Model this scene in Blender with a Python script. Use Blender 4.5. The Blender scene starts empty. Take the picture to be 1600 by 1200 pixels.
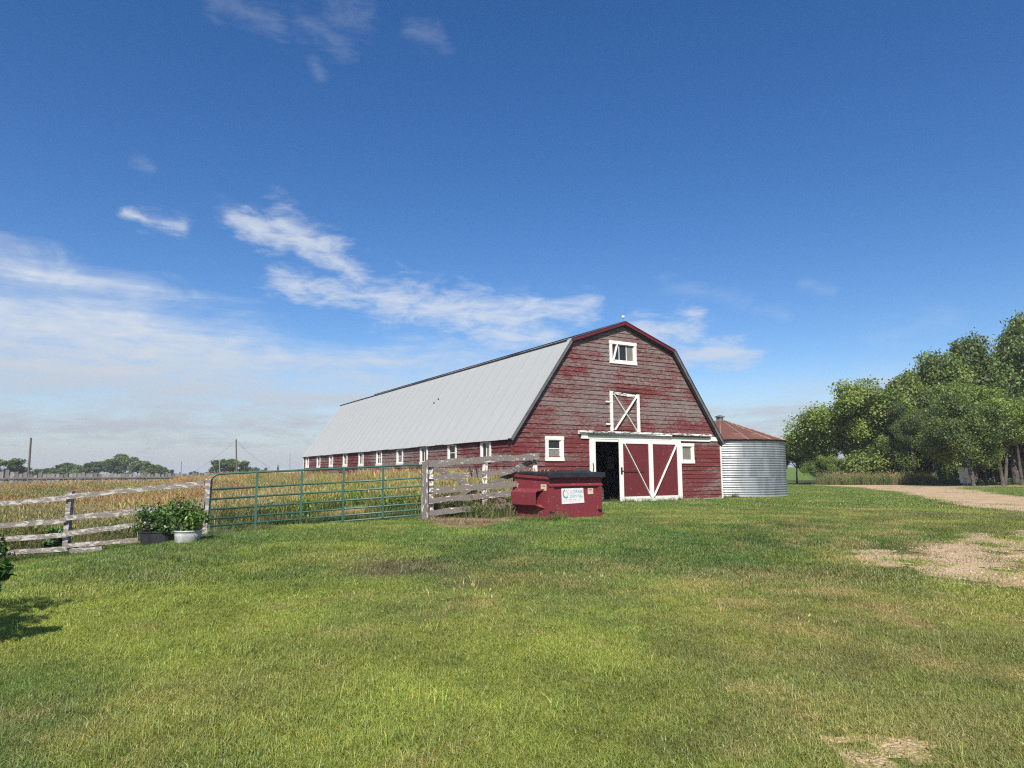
import bpy, math, random
import numpy as np
from mathutils import Vector, Matrix

random.seed(7)
rng = np.random.default_rng(11)
SC = bpy.context.scene
COL = SC.collection

# ------------------------------------------------------------------ camera
F, PITCH, ROLL, CH = 1075.0, 0.1283, -0.0053, 1.15      # pixels of a 1600 px wide frame, radians, metres
cp, sp, cr_, sr_ = math.cos(PITCH), math.sin(PITCH), math.cos(ROLL), math.sin(ROLL)
r0, u0, d0 = Vector((1, 0, 0)), Vector((0, -sp, cp)), Vector((0, cp, sp))
cr0 = r0 * cr_ + u0 * sr_
cu0 = u0 * cr_ - r0 * sr_
cam_d = bpy.data.cameras.new('camera')
cam = bpy.data.objects.new('camera', cam_d)
COL.objects.link(cam)
cam.matrix_world = Matrix(((cr0.x, cu0.x, -d0.x, 0), (cr0.y, cu0.y, -d0.y, 0), (cr0.z, cu0.z, -d0.z, CH), (0, 0, 0, 1)))
cam_d.sensor_width = 36
cam_d.lens = F / 1600 * 36
cam_d.clip_end = 8000
SC.camera = cam


def ray(px, py):
    a, b = (px - 800) / F, (py - 600) / F
    d = d0 + cr0 * a - cu0 * b
    return d / math.hypot(d.x, d.y)


def azel(px, py):
    d = ray(px, py)
    return math.degrees(math.atan2(d.x, d.y)), math.degrees(math.atan2(d.z, math.hypot(d.x, d.y)))


# ------------------------------------------------------------------ light
SUN_AZ, SUN_EL = math.radians(180 + 5), math.radians(46)    # clockwise from +Y: behind the camera, a little to its left
sdir = Vector((math.sin(SUN_AZ) * math.cos(SUN_EL), math.cos(SUN_AZ) * math.cos(SUN_EL), math.sin(SUN_EL)))
sl = bpy.data.lights.new('sun', 'SUN')
sl.energy = 4.6
sl.angle = math.radians(0.53)
sl.color = (1, 0.955, 0.88)
so = bpy.data.objects.new('sun', sl)
COL.objects.link(so)
so.rotation_euler = sdir.to_track_quat('Z', 'Y').to_euler()
so.location = sdir * 60

W_ = bpy.data.worlds.new('World')
SC.world = W_
W_.use_nodes = True
nt = W_.node_tree
nt.nodes.clear()


class N:
    """small helper for node maths: every method returns an output socket"""
    def __init__(s, tree): s.t = tree
    def new(s, kind, **k):
        n = s.t.nodes.new(kind)
        for a, b in k.items(): setattr(n, a, b)
        return n
    def put(s, sock, v):
        if isinstance(v, bpy.types.NodeSocket): s.t.links.new(v, sock)
        elif isinstance(v, (tuple, list)) and len(v) == 3 and sock.type == 'RGBA': sock.default_value = (*v, 1)
        else: sock.default_value = v
    def m(s, op, a, b=0.0, c=None, clamp=False):
        n = s.new('ShaderNodeMath', operation=op, use_clamp=clamp)
        s.put(n.inputs[0], a); s.put(n.inputs[1], b)
        if c is not None: s.put(n.inputs[2], c)
        return n.outputs[0]
    def ss(s, x, a, b, lo=0.0, hi=1.0):
        n = s.new('ShaderNodeMapRange', interpolation_type='SMOOTHSTEP')
        for i, v in enumerate((x, a, b, lo, hi)): s.put(n.inputs[i], v)
        return n.outputs[0]
    def lin(s, x, a, b, lo=0.0, hi=1.0):
        n = s.new('ShaderNodeMapRange')
        for i, v in enumerate((x, a, b, lo, hi)): s.put(n.inputs[i], v)
        return n.outputs[0]
    def mix(s, f, a, b, mode='MIX'):
        n = s.new('ShaderNodeMix', data_type='RGBA', blend_type=mode)
        s.put(n.inputs[0], f); s.put(n.inputs[6], a); s.put(n.inputs[7], b)
        return n.outputs[2]
    def noise(s, vec, scale, detail=4.0, rough=0.55, dist=0.0):
        n = s.new('ShaderNodeTexNoise')
        if vec is not None: s.put(n.inputs['Vector'], vec)
        n.inputs['Scale'].default_value = scale; n.inputs['Detail'].default_value = detail
        n.inputs['Roughness'].default_value = rough; n.inputs['Distortion'].default_value = dist
        return n.outputs[0]
    def mapping(s, vec, scale=(1, 1, 1), loc=(0, 0, 0), rot=(0, 0, 0)):
        n = s.new('ShaderNodeMapping')
        s.put(n.inputs[0], vec); n.inputs[1].default_value = loc; n.inputs[2].default_value = rot; n.inputs[3].default_value = scale
        return n.outputs[0]
    def xyz(s, x, y, z):
        n = s.new('ShaderNodeCombineXYZ')
        for i, v in enumerate((x, y, z)): s.put(n.inputs[i], v)
        return n.outputs[0]


w = N(nt)
sky = w.new('ShaderNodeTexSky', sky_type='NISHITA', sun_disc=False, sun_elevation=SUN_EL, sun_rotation=SUN_AZ,
            altitude=600, air_density=1.0, dust_density=0.6, ozone_density=2.2)
tc = w.new('ShaderNodeTexCoord')
sep = w.new('ShaderNodeSeparateXYZ')
nt.links.new(tc.outputs['Generated'], sep.inputs[0])
AZ = w.m('MULTIPLY', w.m('ARCTAN2', sep.outputs[0], sep.outputs[1]), 57.29578)
EL = w.m('MULTIPLY', w.m('ARCSINE', sep.outputs[2]), 57.29578)
P2 = w.xyz(AZ, EL, 0.0)
nA = w.noise(w.mapping(P2, (0.10, 0.22, 1), (3.1, 1.7, 0), (0, 0, 0.25)), 1.6, 7, 0.6, 0.6)
nB = w.noise(w.mapping(P2, (0.26, 0.75, 1), (8.2, 4.4, 0), (0, 0, 0.42)), 1.3, 8, 0.65, 0.4)
nC = w.noise(w.mapping(P2, (0.03, 0.30, 1), (1.2, 9.4, 0), (0, 0, 0.06)), 1.5, 5, 0.55, 0.2)


def capsule(p, q, r):
    """1 on the segment p-q, 0 at distance r (degrees of sky)"""
    dx, dy = q[0] - p[0], q[1] - p[1]
    L2 = dx * dx + dy * dy + 1e-6
    ax, ay = w.m('SUBTRACT', AZ, p[0]), w.m('SUBTRACT', EL, p[1])
    t = w.m('DIVIDE', w.m('ADD', w.m('MULTIPLY', ax, dx), w.m('MULTIPLY', ay, dy)), L2, clamp=True)
    ex, ey = w.m('SUBTRACT', ax, w.m('MULTIPLY', t, dx)), w.m('SUBTRACT', ay, w.m('MULTIPLY', t, dy))
    d = w.m('SQRT', w.m('ADD', w.m('MULTIPLY', ex, ex), w.m('MULTIPLY', ey, ey)))
    return w.m('SUBTRACT', 1.0, w.m('DIVIDE', d, r))


def streaks(lst):
    out = None
    for p, q, r in lst:
        c = capsule(azel(*p), azel(*q), r)
        out = c if out is None else w.m('MAXIMUM', out, c)
    return out


thick = streaks([((360, 340), (440, 372), 1.3), ((435, 345), (520, 398), 1.7), ((520, 398), (565, 440), 1.9), ((440, 438), (560, 462), 1.5),
                 ((560, 455), (720, 490), 2.3), ((720, 490), (830, 498), 2.4), ((830, 495), (920, 478), 1.5), ((760, 520), (850, 530), 2.2), ((195, 332), (245, 347), .55), ((225, 343), (285, 354), .8),
                 ((1000, 520), (1080, 512), 1.7), ((1060, 560), (1150, 552), 1.8)])
thin = streaks([((340, 0), (430, 35), 1.8), ((470, 30), (540, 75), 1.6), ((520, 20), (570, 30), 1.8), ((490, 95), (500, 118), 1.0), ((640, 45), (690, 65), 1.4),
                ((1040, 445), (1170, 470), 1.3), ((1180, 482), (1225, 490), 0.9), ((1255, 442), (1300, 455), 0.9), ((1370, 530), (1480, 495), 1.8), ((350, 322), (400, 330), 1.0),
                ((210, 250), (235, 262), 0.9), ((780, 455), (820, 450), 1.0), ((1080, 600), (1400, 590), 2.0)])
dk = w.ss(w.m('ADD', thick, w.m('MULTIPLY', w.m('ADD', w.m('SUBTRACT', nB, 0.5), w.m('MULTIPLY', w.m('SUBTRACT', nA, 0.5), 0.6)), 2.8)), -0.2, 1.45, 0.0, 0.74)
dn = w.ss(w.m('ADD', thin, w.m('MULTIPLY', w.m('SUBTRACT', nB, 0.5), 2.6)), 0.1, 1.5, 0.0, 0.12)
# the low bank of cloud: its upper edge, in degrees of elevation against azimuth
edge = w.new('ShaderNodeFloatCurve')
pts = [(-180, 13), (-90, 16), (-60, 18.5)] + [azel(*q) for q in ((0, 400), (200, 440), (400, 510), (600, 545), (800, 545), (960, 600), (1120, 618), (1250, 592), (1390, 565), (1600, 570))] + [(60, 7), (120, 9), (180, 13)]
cv = edge.mapping.curves[0]
for i, (a, e) in enumerate(pts):
    x, y = (a + 180) / 360, e / 40
    if i == 0: cv.points[0].location = (x, y)
    elif i == len(pts) - 1: cv.points[1].location = (x, y)
    else: cv.points.new(x, y)
edge.mapping.update()
w.put(edge.inputs['Value'], w.m('DIVIDE', w.m('ADD', AZ, 180.0), 360.0))
ed = w.m('MULTIPLY', edge.outputs[0], 40.0)
bank = w.m('SUBTRACT', ed, EL)
bank = w.m('ADD', bank, w.m('MULTIPLY', w.m('SUBTRACT', nA, 0.5), 5.5))
bank = w.m('ADD', bank, w.m('MULTIPLY', w.m('SUBTRACT', nC, 0.5), 5.0))
bk = w.ss(bank, -1.5, 3.0, 0.0, 0.95)
bk = w.m('MULTIPLY', bk, w.lin(w.m('ADD', w.m('MULTIPLY', nC, 0.6), w.m('MULTIPLY', nB, 0.4)), 0.40, 0.60, 0.45, 1.0))
bk = w.m('MAXIMUM', bk, w.ss(EL, 9.0, -1.0, 0.0, 0.95))
alpha = w.m('MAXIMUM', w.m('MAXIMUM', dk, dn), bk)
ccol = w.mix(w.ss(EL, 1.0, 14.0), (3.3, 3.6, 4.05), (5.5, 5.8, 6.25))
hsv = w.new('ShaderNodeHueSaturation')
hsv.inputs['Saturation'].default_value = 1.32
hsv.inputs['Hue'].default_value = 0.508
hsv.inputs['Value'].default_value = 0.97
nt.links.new(sky.outputs[0], hsv.inputs['Color'])
skyc = w.mix(alpha, hsv.outputs[0], ccol)
bg = w.new('ShaderNodeBackground')
bg.inputs[1].default_value = 0.1
nt.links.new(skyc, bg.inputs[0])
wo = w.new('ShaderNodeOutputWorld')
nt.links.new(bg.outputs[0], wo.inputs[0])

SC.view_settings.view_transform = 'Standard'
SC.view_settings.look = 'None'
SC.view_settings.exposure = 0.47
SC.view_settings.gamma = 1.0
SC.render.engine = 'CYCLES'
SC.cycles.max_bounces = 8
SC.cycles.sample_clamp_indirect = 3.0
SC.cycles.filter_width = 1.2
SC.cycles.use_denoising = False
SC.cycles.transparent_max_bounces = 12


# ------------------------------------------------------------------ numbers: noise, ground height
def ssn(a, b, x):
    t = np.clip((np.asarray(x, float) - a) / (b - a), 0, 1)
    return t * t * (3 - 2 * t)


_tab = np.random.default_rng(5).random((256, 256))


def vn(x, y):
    x, y = np.asarray(x, float), np.asarray(y, float)
    xi, yi = np.floor(x).astype(int), np.floor(y).astype(int)
    fx, fy = x - xi, y - yi
    fx, fy = fx * fx * (3 - 2 * fx), fy * fy * (3 - 2 * fy)
    g = lambda i, j: _tab[i & 255, j & 255]
    return (g(xi, yi) * (1 - fx) + g(xi + 1, yi) * fx) * (1 - fy) + (g(xi, yi + 1) * (1 - fx) + g(xi + 1, yi + 1) * fx) * fy


def fbm(x, y, s=1.0, o=4, seed=0):
    t, a, n = 0, 1.0, 0
    for k in range(o):
        t = t + a * vn(np.asarray(x) * s + 17.3 * k + seed * 7.7, np.asarray(y) * s + 5.1 * k + seed * 3.3)
        n += a; a *= 0.55; s *= 2.07
    return t / n


def gz(x, y):
    x, y = np.asarray(x, float), np.asarray(y, float)
    z = -0.42 * (1 - ssn(1.5, 17, y)) - 0.62 * ssn(4.5, 11.0, -x) * ssn(5, 13, y) * (1 - ssn(20, 42, y))
    z = z + 0.05 * (fbm(x, y, 0.35, 3, 2) - 0.5) * (1 - ssn(20, 28, y)) * ssn(0, 4, np.abs(y))
    return z + 3.6 * ssn(90, 420, np.hypot(x, y)) * ssn(0, 60, x)


def gzf(x, y): return float(gz(x, y))


def gp(px, py):
    """point of the ground seen at a pixel of the photograph"""
    d = ray(px, py)
    lo, t = 0.0, 1.0
    while t < 3000:
        if CH + d.z * t < gzf(d.x * t, d.y * t): break
        lo = t; t *= 1.06
    hi = t
    for _ in range(30):
        mid = (lo + hi) / 2
        if CH + d.z * mid < gzf(d.x * mid, d.y * mid): hi = mid
        else: lo = mid
    return Vector((d.x * hi, d.y * hi, gzf(d.x * hi, d.y * hi)))


def at(px, py, Y):
    d = ray(px, py)
    t = Y / d.y
    return Vector((d.x * t, Y, CH + d.z * t))


def in_poly(x, y, poly):
    x, y = np.asarray(x, float), np.asarray(y, float)
    inside = np.zeros(x.shape, bool)
    n = len(poly)
    for i in range(n):
        (x1, y1), (x2, y2) = poly[i], poly[(i + 1) % n]
        c = (y1 > y) != (y2 > y)
        inside ^= c & (x < (x2 - x1) * (y - y1) / (y2 - y1 + 1e-12) + x1)
    return inside


def wpoly(pix): return [(p.x, p.y) for p in (gp(*q) for q in pix)]


ROAD = wpoly([(1262, 757.2), (1400, 757.0), (1502, 758.5), (1507, 764), (1600, 776), (1760, 795), (1900, 812), (1900, 850), (1720, 820), (1600, 803), (1540, 794), (1480, 786), (1440, 778), (1400, 769), (1340, 762), (1290, 759)])
ROAD2 = wpoly([(1502, 757.2), (1900, 758.5), (1900, 762), (1502, 760.2)])
PATCH = wpoly([(1290, 877), (1370, 866), (1420, 852), (1490, 841), (1600, 829), (1800, 822), (1800, 932), (1600, 920), (1500, 908), (1400, 893), (1330, 885)])
SPOT = wpoly([(1310, 1130), (1420, 1136), (1500, 1165), (1540, 1215), (1400, 1200), (1320, 1172)])
STRAW = wpoly([(655, 806), (720, 806), (800, 808), (790, 820), (730, 827), (670, 822)])


def gravel(x, y):
    wx = x + 0.9 * (fbm(x, y, 0.8, 3, 1) - 0.5); wy = y + 1.6 * (fbm(x, y, 0.8, 3, 4) - 0.5)
    r = in_poly(wx, wy, ROAD) | in_poly(wx, wy, ROAD2)
    wx = x + 1.8 * (fbm(x, y, 1.3, 4, 1) - 0.5); wy = y + 1.8 * (fbm(x, y, 1.3, 4, 4) - 0.5)
    p = in_poly(wx, wy, PATCH) & (fbm(x, y, 2.2, 4, 9) < 0.66)
    s = in_poly(wx * 0.6 + x * 0.4, wy * 0.6 + y * 0.4, SPOT) & (fbm(x, y, 5, 3, 9) < 0.60)
    return r | p | s


def blob(x, y, px, py, rx, ry):
    c = gp(px, py)
    return np.exp(-(((x - c.x) / rx) ** 2 + ((y - c.y) / ry) ** 2))


def lawn_col(x, y):
    x, y = np.asarray(x, float), np.asarray(y, float)
    L = lambda c: np.array(c)[None, :]
    a = fbm(x, y, 0.33, 4, 3)[:, None]; b = fbm(x, y, 1.4, 4, 6)[:, None]; c = fbm(x, y, 0.8, 4, 12)[:, None]
    lush, bright, olive, tan, soil = L((.066, .128, .026)), L((.178, .230, .042)), L((.128, .155, .044)), L((.27, .235, .105)), L((.11, .085, .055))
    col = lush + (bright - lush) * ssn(.38, .64, a * .55 + b * .45)
    right = ssn(-3, 6, x - 0.15 * y)[:, None]
    col = col + (olive - col) * (ssn(.40, .60, c) * (.30 + .65 * right))
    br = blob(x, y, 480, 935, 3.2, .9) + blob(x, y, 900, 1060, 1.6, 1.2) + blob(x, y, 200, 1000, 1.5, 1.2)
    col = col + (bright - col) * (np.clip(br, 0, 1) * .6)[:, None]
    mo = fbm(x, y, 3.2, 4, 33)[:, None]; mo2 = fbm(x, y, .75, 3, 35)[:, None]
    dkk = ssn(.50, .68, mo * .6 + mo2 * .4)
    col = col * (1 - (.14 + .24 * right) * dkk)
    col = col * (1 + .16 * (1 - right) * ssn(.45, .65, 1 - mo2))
    far = (ssn(17, 27, y) * ssn(0, 4, x))[:, None]
    col = col + (L((.095, .165, .030)) - col) * far * .75
    dry = fbm(x, y, 1.9, 4, 21)
    dm = ssn(.58, .74, dry) * (.30 + .60 * right[:, 0])
    for px, py, rx, ry, k in ((560, 868, 1.0, .7, .5), (720, 950, 1.0, .8, .45), (1120, 900, 2.2, .8, .45), (1230, 1030, .9, .6, .45), (1450, 950, 3, 1.2, .5), (130, 1130, .7, .4, .5), (1380, 1130, .9, .5, .6), (320, 1080, .5, .4, .3)):
        dm = dm + k * blob(x, y, px, py, rx, ry) * (fbm(x, y, 3, 3, 8) * 1.3)
    dm = np.clip(dm * .95, 0, .75)
    col = col + (tan - col) * dm[:, None]
    sm = 0
    for px, py, rx, ry, k in ((612, 882, .9, .45, .85), (575, 898, .6, .3, .6), (680, 896, .9, .3, .55), (757, 913, .5, .3, .6), (1440, 803, 1.6, 1.0, .28), (1545, 812, 1.8, .8, .3), (1430, 862, 1.5, .7, .5)):
        sm = sm + k * blob(x, y, px, py, rx, ry)
    col = col + (soil - col) * np.clip(sm * (.5 + fbm(x, y, 3, 3, 5)), 0, .9)[:, None]
    st = in_poly(x + .5 * (b[:, 0] - .5), y + .8 * (c[:, 0] - .5), STRAW)
    col[st] = np.array((.245, .18, .095)) * (.7 + .6 * b[st])
    return col


# ------------------------------------------------------------------ mesh building
def link(o, parent=None):
    COL.objects.link(o)
    if parent is not None: o.parent = parent
    return o


class MB:
    def __init__(s): s.v, s.f, s.mi = [], [], []
    def quad(s, *p, m=0):
        n = len(s.v); s.v += [tuple(q) for q in p]; s.f.append(tuple(range(n, n + len(p)))); s.mi.append(m); return s
    def hexa(s, p, m=0):
        """8 corners: bottom ring 0-3, top ring 4-7"""
        n = len(s.v); s.v += [tuple(q) for q in p]
        for q in ((0, 3, 2, 1), (4, 5, 6, 7), (0, 1, 5, 4), (1, 2, 6, 5), (2, 3, 7, 6), (3, 0, 4, 7)):
            s.f.append(tuple(n + i for i in q)); s.mi.append(m)
        return s
    def box(s, x0, x1, y0, y1, z0, z1, m=0):
        return s.hexa([(x0, y0, z0), (x1, y0, z0), (x1, y1, z0), (x0, y1, z0), (x0, y0, z1), (x1, y0, z1), (x1, y1, z1), (x0, y1, z1)], m)
    def bar(s, a, b, wd, th, up=(0, 0, 1), m=0):
        """a plank from a to b: wd across (along up), th thick"""
        a, b = Vector(a), Vector(b)
        d = (b - a).normalized(); t = d.cross(Vector(up)).normalized(); n = t.cross(d)
        t, n = t * th / 2, n * wd / 2
        return s.hexa([a - t - n, b - t - n, b + t - n, a + t - n, a - t + n, b - t + n, b + t + n, a + t + n], m)
    def tube(s, pts, rad, seg=8, cap=True, m=0):
        pts = [Vector(p) for p in pts]
        if not isinstance(rad, (list, tuple)): rad = [rad] * len(pts)
        n0 = len(s.v)
        for i, p in enumerate(pts):
            d = (pts[min(i + 1, len(pts) - 1)] - pts[max(i - 1, 0)]).normalized()
            ref = Vector((0, 0, 1)) if abs(d.z) < 0.9 else Vector((1, 0, 0))
            t = d.cross(ref).normalized(); n = t.cross(d)
            for k in range(seg):
                a = 2 * math.pi * k / seg
                s.v.append(tuple(p + (t * math.cos(a) + n * math.sin(a)) * rad[i]))
        for i in range(len(pts) - 1):
            for k in range(seg):
                a, b = n0 + i * seg + k, n0 + i * seg + (k + 1) % seg
                s.f.append((a, b, b + seg, a + seg)); s.mi.append(m)
        if cap:
            s.f.append(tuple(n0 + k for k in range(seg))); s.mi.append(m)
            e = n0 + (len(pts) - 1) * seg
            s.f.append(tuple(e + seg - 1 - k for k in range(seg))); s.mi.append(m)
        return s
    def lathe(s, prof, seg=24, c=(0, 0, 0), m=0):
        n0 = len(s.v)
        for r, z in prof:
            for k in range(seg):
                a = 2 * math.pi * k / seg
                s.v.append((c[0] + r * math.cos(a), c[1] + r * math.sin(a), c[2] + z))
        for i in range(len(prof) - 1):
            for k in range(seg):
                a, b = n0 + i * seg + k, n0 + i * seg + (k + 1) % seg
                s.f.append((a, b, b + seg, a + seg)); s.mi.append(m)
        return s
    def mesh(s, name, mat, smooth=False):
        me = bpy.data.meshes.new(name)
        me.from_pydata(s.v, [], s.f)
        for mm in (mat if isinstance(mat, (list, tuple)) else [mat]): me.materials.append(mm)
        if any(s.mi): me.polygons.foreach_set('material_index', s.mi)
        if smooth: me.polygons.foreach_set('use_smooth', [True] * len(s.f))
        me.update()
        return me
    def build(s, name, mat, parent=None, smooth=False, bevel=0):
        o = link(bpy.data.objects.new(name, s.mesh(name, mat, smooth)), parent)
        if bevel:
            b = o.modifiers.new('bevel', 'BEVEL'); b.width = bevel; b.segments = 2; b.limit_method = 'ANGLE'
        return o


def np_mesh(name, V, quads, mat, tint=None, smooth=False):
    me = bpy.data.meshes.new(name)
    V = np.asarray(V, np.float32); Q = np.asarray(quads, np.int32)
    k = Q.shape[1]
    me.vertices.add(len(V)); me.vertices.foreach_set('co', V.ravel())
    me.loops.add(Q.size); me.loops.foreach_set('vertex_index', Q.ravel())
    me.polygons.add(len(Q)); me.polygons.foreach_set('loop_start', np.arange(0, Q.size, k, dtype=np.int32))
    me.update(calc_edges=True)
    if tint is not None:
        at_ = me.attributes.new('tint', 'FLOAT_COLOR', 'POINT')
        t4 = np.ones((len(V), 4), np.float32); t4[:, :3] = tint
        at_.data.foreach_set('color', t4.ravel())
    if mat is not None: me.materials.append(mat)
    if smooth: me.polygons.foreach_set('use_smooth', np.ones(len(Q), bool))
    me.update()
    return me


def tag(o, label=None, cat=None, group=None, kind=None):
    if label: o['label'] = label
    if cat: o['category'] = cat
    if group: o['group'] = group
    if kind: o['kind'] = kind
    return o


def thing(name, label, cat, loc=(0, 0, 0), rz=0.0, group=None):
    o = link(bpy.data.objects.new(name, None))
    o.empty_display_size = 0.2
    o.location = loc; o.rotation_euler = (0, 0, rz)
    return tag(o, label, cat, group)


# ------------------------------------------------------------------ materials
def mat_new(name):
    m = bpy.data.materials.new(name)
    m.use_nodes = True
    t = m.node_tree
    return m, N(t), t.nodes['Principled BSDF']


def surf(name, col, col2=None, rough=0.7, scale=3.0, stretch=(1, 1, 1), bump=0.15, metal=0.0, objvar=0.0, lo=.35, hi=.65, spec=0.3, dist=0.02):
    """plain procedural surface: two colours mixed by noise, fine relief"""
    m, n, b = mat_new(name)
    t = n.new('ShaderNodeTexCoord').outputs['Object']
    v = n.mapping(t, stretch)
    k = n.noise(v, scale, 6, .6, .3)
    c = n.mix(n.ss(k, lo, hi), col, col2 or tuple(x * .75 for x in col))
    if objvar:
        rn = n.new('ShaderNodeObjectInfo').outputs['Random']
        c = n.mix(1.0, c, n.mix(rn, (1 - objvar,) * 3, (1 + objvar,) * 3), 'MULTIPLY')
    n.put(b.inputs['Base Color'], c)
    b.inputs['Roughness'].default_value = rough; b.inputs['Metallic'].default_value = metal
    b.inputs['Specular IOR Level'].default_value = spec
    if bump:
        bp = n.new('ShaderNodeBump'); bp.inputs['Strength'].default_value = bump; bp.inputs['Distance'].default_value = dist
        n.put(bp.inputs['Height'], n.noise(v, scale * 4, 5, .6)); n.put(b.inputs['Normal'], bp.outputs[0])
    return m


def siding_mat(name, along, heightfade=True):
    """red barn paint peeling off grey boards"""
    m, n, b = mat_new(name)
    t = n.new('ShaderNodeTexCoord').outputs['Object']
    s = n.new('ShaderNodeSeparateXYZ'); n.put(s.inputs[0], t)
    rn = n.new('ShaderNodeObjectInfo').outputs['Random']
    big = n.noise(n.mapping(t, (.30, .30, .75)), 1.0, 4, .6, .4)
    off = n.xyz(n.m('MULTIPLY', rn, 37.0), 0.0, 0.0)
    va = n.new('ShaderNodeVectorMath', operation='ADD'); n.put(va.inputs[0], t); n.put(va.inputs[1], off)
    v = va.outputs[0]
    streak = n.noise(n.mapping(v, (1.3, 1.3, 11.0)), 1.7, 9, .72, .7)
    flake = n.noise(n.mapping(v, (7.0, 7.0, 34.0)), 1.0, 7, .72, .8)
    fine = n.noise(n.mapping(v, (5.0, 5.0, 95.0)), 1.0, 6, .7, .3)
    h = n.lin(s.outputs[2], 0.4, 6.2, -.075, .115) if heightfade else 0.03
    wear = n.m('ADD', n.m('ADD', n.m('MULTIPLY', streak, .70), n.m('MULTIPLY', n.m('ADD', n.m('MULTIPLY', n.m('SUBTRACT', big, .5), 1.5), .5), .55)), h)
    wear = n.m('ADD', wear, n.m('MULTIPLY', n.m('SUBTRACT', flake, .5), .80))
    wear = n.m('ADD', wear, n.m('MULTIPLY', n.m('SUBTRACT', fine, .5), .25))
    wear = n.m('ADD', wear, n.m('MULTIPLY', n.m('SUBTRACT', rn, .5), .07))
    red = n.mix(n.ss(fine, .3, .7), (.115, .022, .022), (.190, .042, .041))
    red = n.mix(n.ss(big, .35, .65, 0, .8), red, (.160, .048, .046))
    grey = n.mix(n.ss(fine, .35, .65), (.115, .078, .068), (.31, .238, .216))
    grey = n.mix(n.ss(streak, .48, .68, 0, .75), grey, (.075, .050, .046))
    c = n.mix(n.ss(wear, .615, .70), red, grey)
    pale = n.noise(n.mapping(v, (5.0, 5.0, 30.0)), 1.1, 6, .72, .8)
    pm = n.m('ADD', pale, n.m('MULTIPLY', n.m('SUBTRACT', wear, .6), .25))
    c = n.mix(n.ss(pm, .60, .69, 0, .62), c, (.47, .385, .37))
    n.put(b.inputs['Base Color'], c)
    b.inputs['Roughness'].default_value = .85; b.inputs['Specular IOR Level'].default_value = .15
    bp = n.new('ShaderNodeBump'); bp.inputs['Strength'].default_value = .7; bp.inputs['Distance'].default_value = .018
    n.put(bp.inputs['Height'], n.m('ADD', fine, n.m('ADD', n.m('MULTIPLY', wear, -.7), flake))); n.put(b.inputs['Normal'], bp.outputs[0])
    return m


def paint_mat(name, paint, wood, amount, scale=(1, 1, 1), rough=.7, seed=0.0):
    """paint left in flakes on weathered wood; amount 0..1 is the share still painted"""
    m, n, b = mat_new(name)
    t = n.new('ShaderNodeTexCoord').outputs['Object']
    rn = n.new('ShaderNodeObjectInfo').outputs['Random']
    va = n.new('ShaderNodeVectorMath', operation='ADD'); n.put(va.inputs[0], t); n.put(va.inputs[1], n.xyz(n.m('MULTIPLY', rn, 51.0), seed, 0.0))
    big = n.noise(n.mapping(va.outputs[0], scale), 2.2, 7, .65, .6)
    grain = n.noise(n.mapping(va.outputs[0], tuple(q * 7 for q in scale)), 2.0, 6, .65, .3)
    wcol = n.mix(n.ss(grain, .35, .65), wood, tuple(q * .5 for q in wood))
    pcol = n.mix(n.ss(grain, .55, .75, 0, .35), paint, tuple(q * .6 for q in paint))
    th = 0.5 + (0.5 - amount) * .5
    k = n.ss(n.m('ADD', big, n.m('MULTIPLY', n.m('SUBTRACT', grain, .5), .25)), th - .03, th + .03)
    n.put(b.inputs['Base Color'], n.mix(k, wcol, pcol))
    b.inputs['Roughness'].default_value = rough; b.inputs['Specular IOR Level'].default_value = .25
    bp = n.new('ShaderNodeBump'); bp.inputs['Strength'].default_value = .5; bp.inputs['Distance'].default_value = .01
    n.put(bp.inputs['Height'], n.m('ADD', grain, k)); n.put(b.inputs['Normal'], bp.outputs[0])
    return m


def leaf_mat(name, trans=.35, rough=.55, sat=None, inst=False, gain=1.0, rand=.25):
    m, n, b = mat_new(name)
    a = n.new('ShaderNodeAttribute', attribute_name='tint'); c = a.outputs['Color']
    if inst:
        a2 = n.new('ShaderNodeAttribute', attribute_name='itint', attribute_type='INSTANCER')
        c = n.mix(1.0, c, a2.outputs['Color'], 'MULTIPLY')
    rn = n.new('ShaderNodeObjectInfo').outputs['Random']
    c = n.mix(1.0, c, n.mix(rn, (gain * (1 - rand),) * 3, (gain * (1 + rand),) * 3), 'MULTIPLY')
    out = m.node_tree.nodes['Material Output']
    m.node_tree.nodes.remove(b)
    d = n.new('ShaderNodeBsdfDiffuse'); n.put(d.inputs[0], c)
    t = n.new('ShaderNodeBsdfTranslucent'); n.put(t.inputs[0], n.mix(1.0, c, (1.25, 1.2, .6), 'MULTIPLY'))
    g = n.new('ShaderNodeBsdfGlossy'); g.inputs['Roughness'].default_value = rough; g.inputs[0].default_value = (.9, .95, 1, 1)
    s1 = n.new('ShaderNodeMixShader'); s1.inputs[0].default_value = trans
    s2 = n.new('ShaderNodeMixShader'); s2.inputs[0].default_value = .035
    L = m.node_tree.links
    L.new(d.outputs[0], s1.inputs[1]); L.new(t.outputs[0], s1.inputs[2]); L.new(s1.outputs[0], s2.inputs[1]); L.new(g.outputs[0], s2.inputs[2]); L.new(s2.outputs[0], out.inputs[0])
    return m


def glass_mat(name, dust, clear):
    m, n, b = mat_new(name)
    out = m.node_tree.nodes['Material Output']
    t = n.new('ShaderNodeTexCoord').outputs['Object']
    n.put(b.inputs['Base Color'], n.mix(n.noise(t, 3, 5), dust, tuple(q * .5 for q in dust)))
    b.inputs['Roughness'].default_value = .12; b.inputs['Specular IOR Level'].default_value = .6
    tr = n.new('ShaderNodeBsdfTransparent')
    mx = n.new('ShaderNodeMixShader'); mx.inputs[0].default_value = clear
    L = m.node_tree.links
    L.new(b.outputs[0], mx.inputs[1]); L.new(tr.outputs[0], mx.inputs[2]); L.new(mx.outputs[0], out.inputs[0])
    return m


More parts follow.
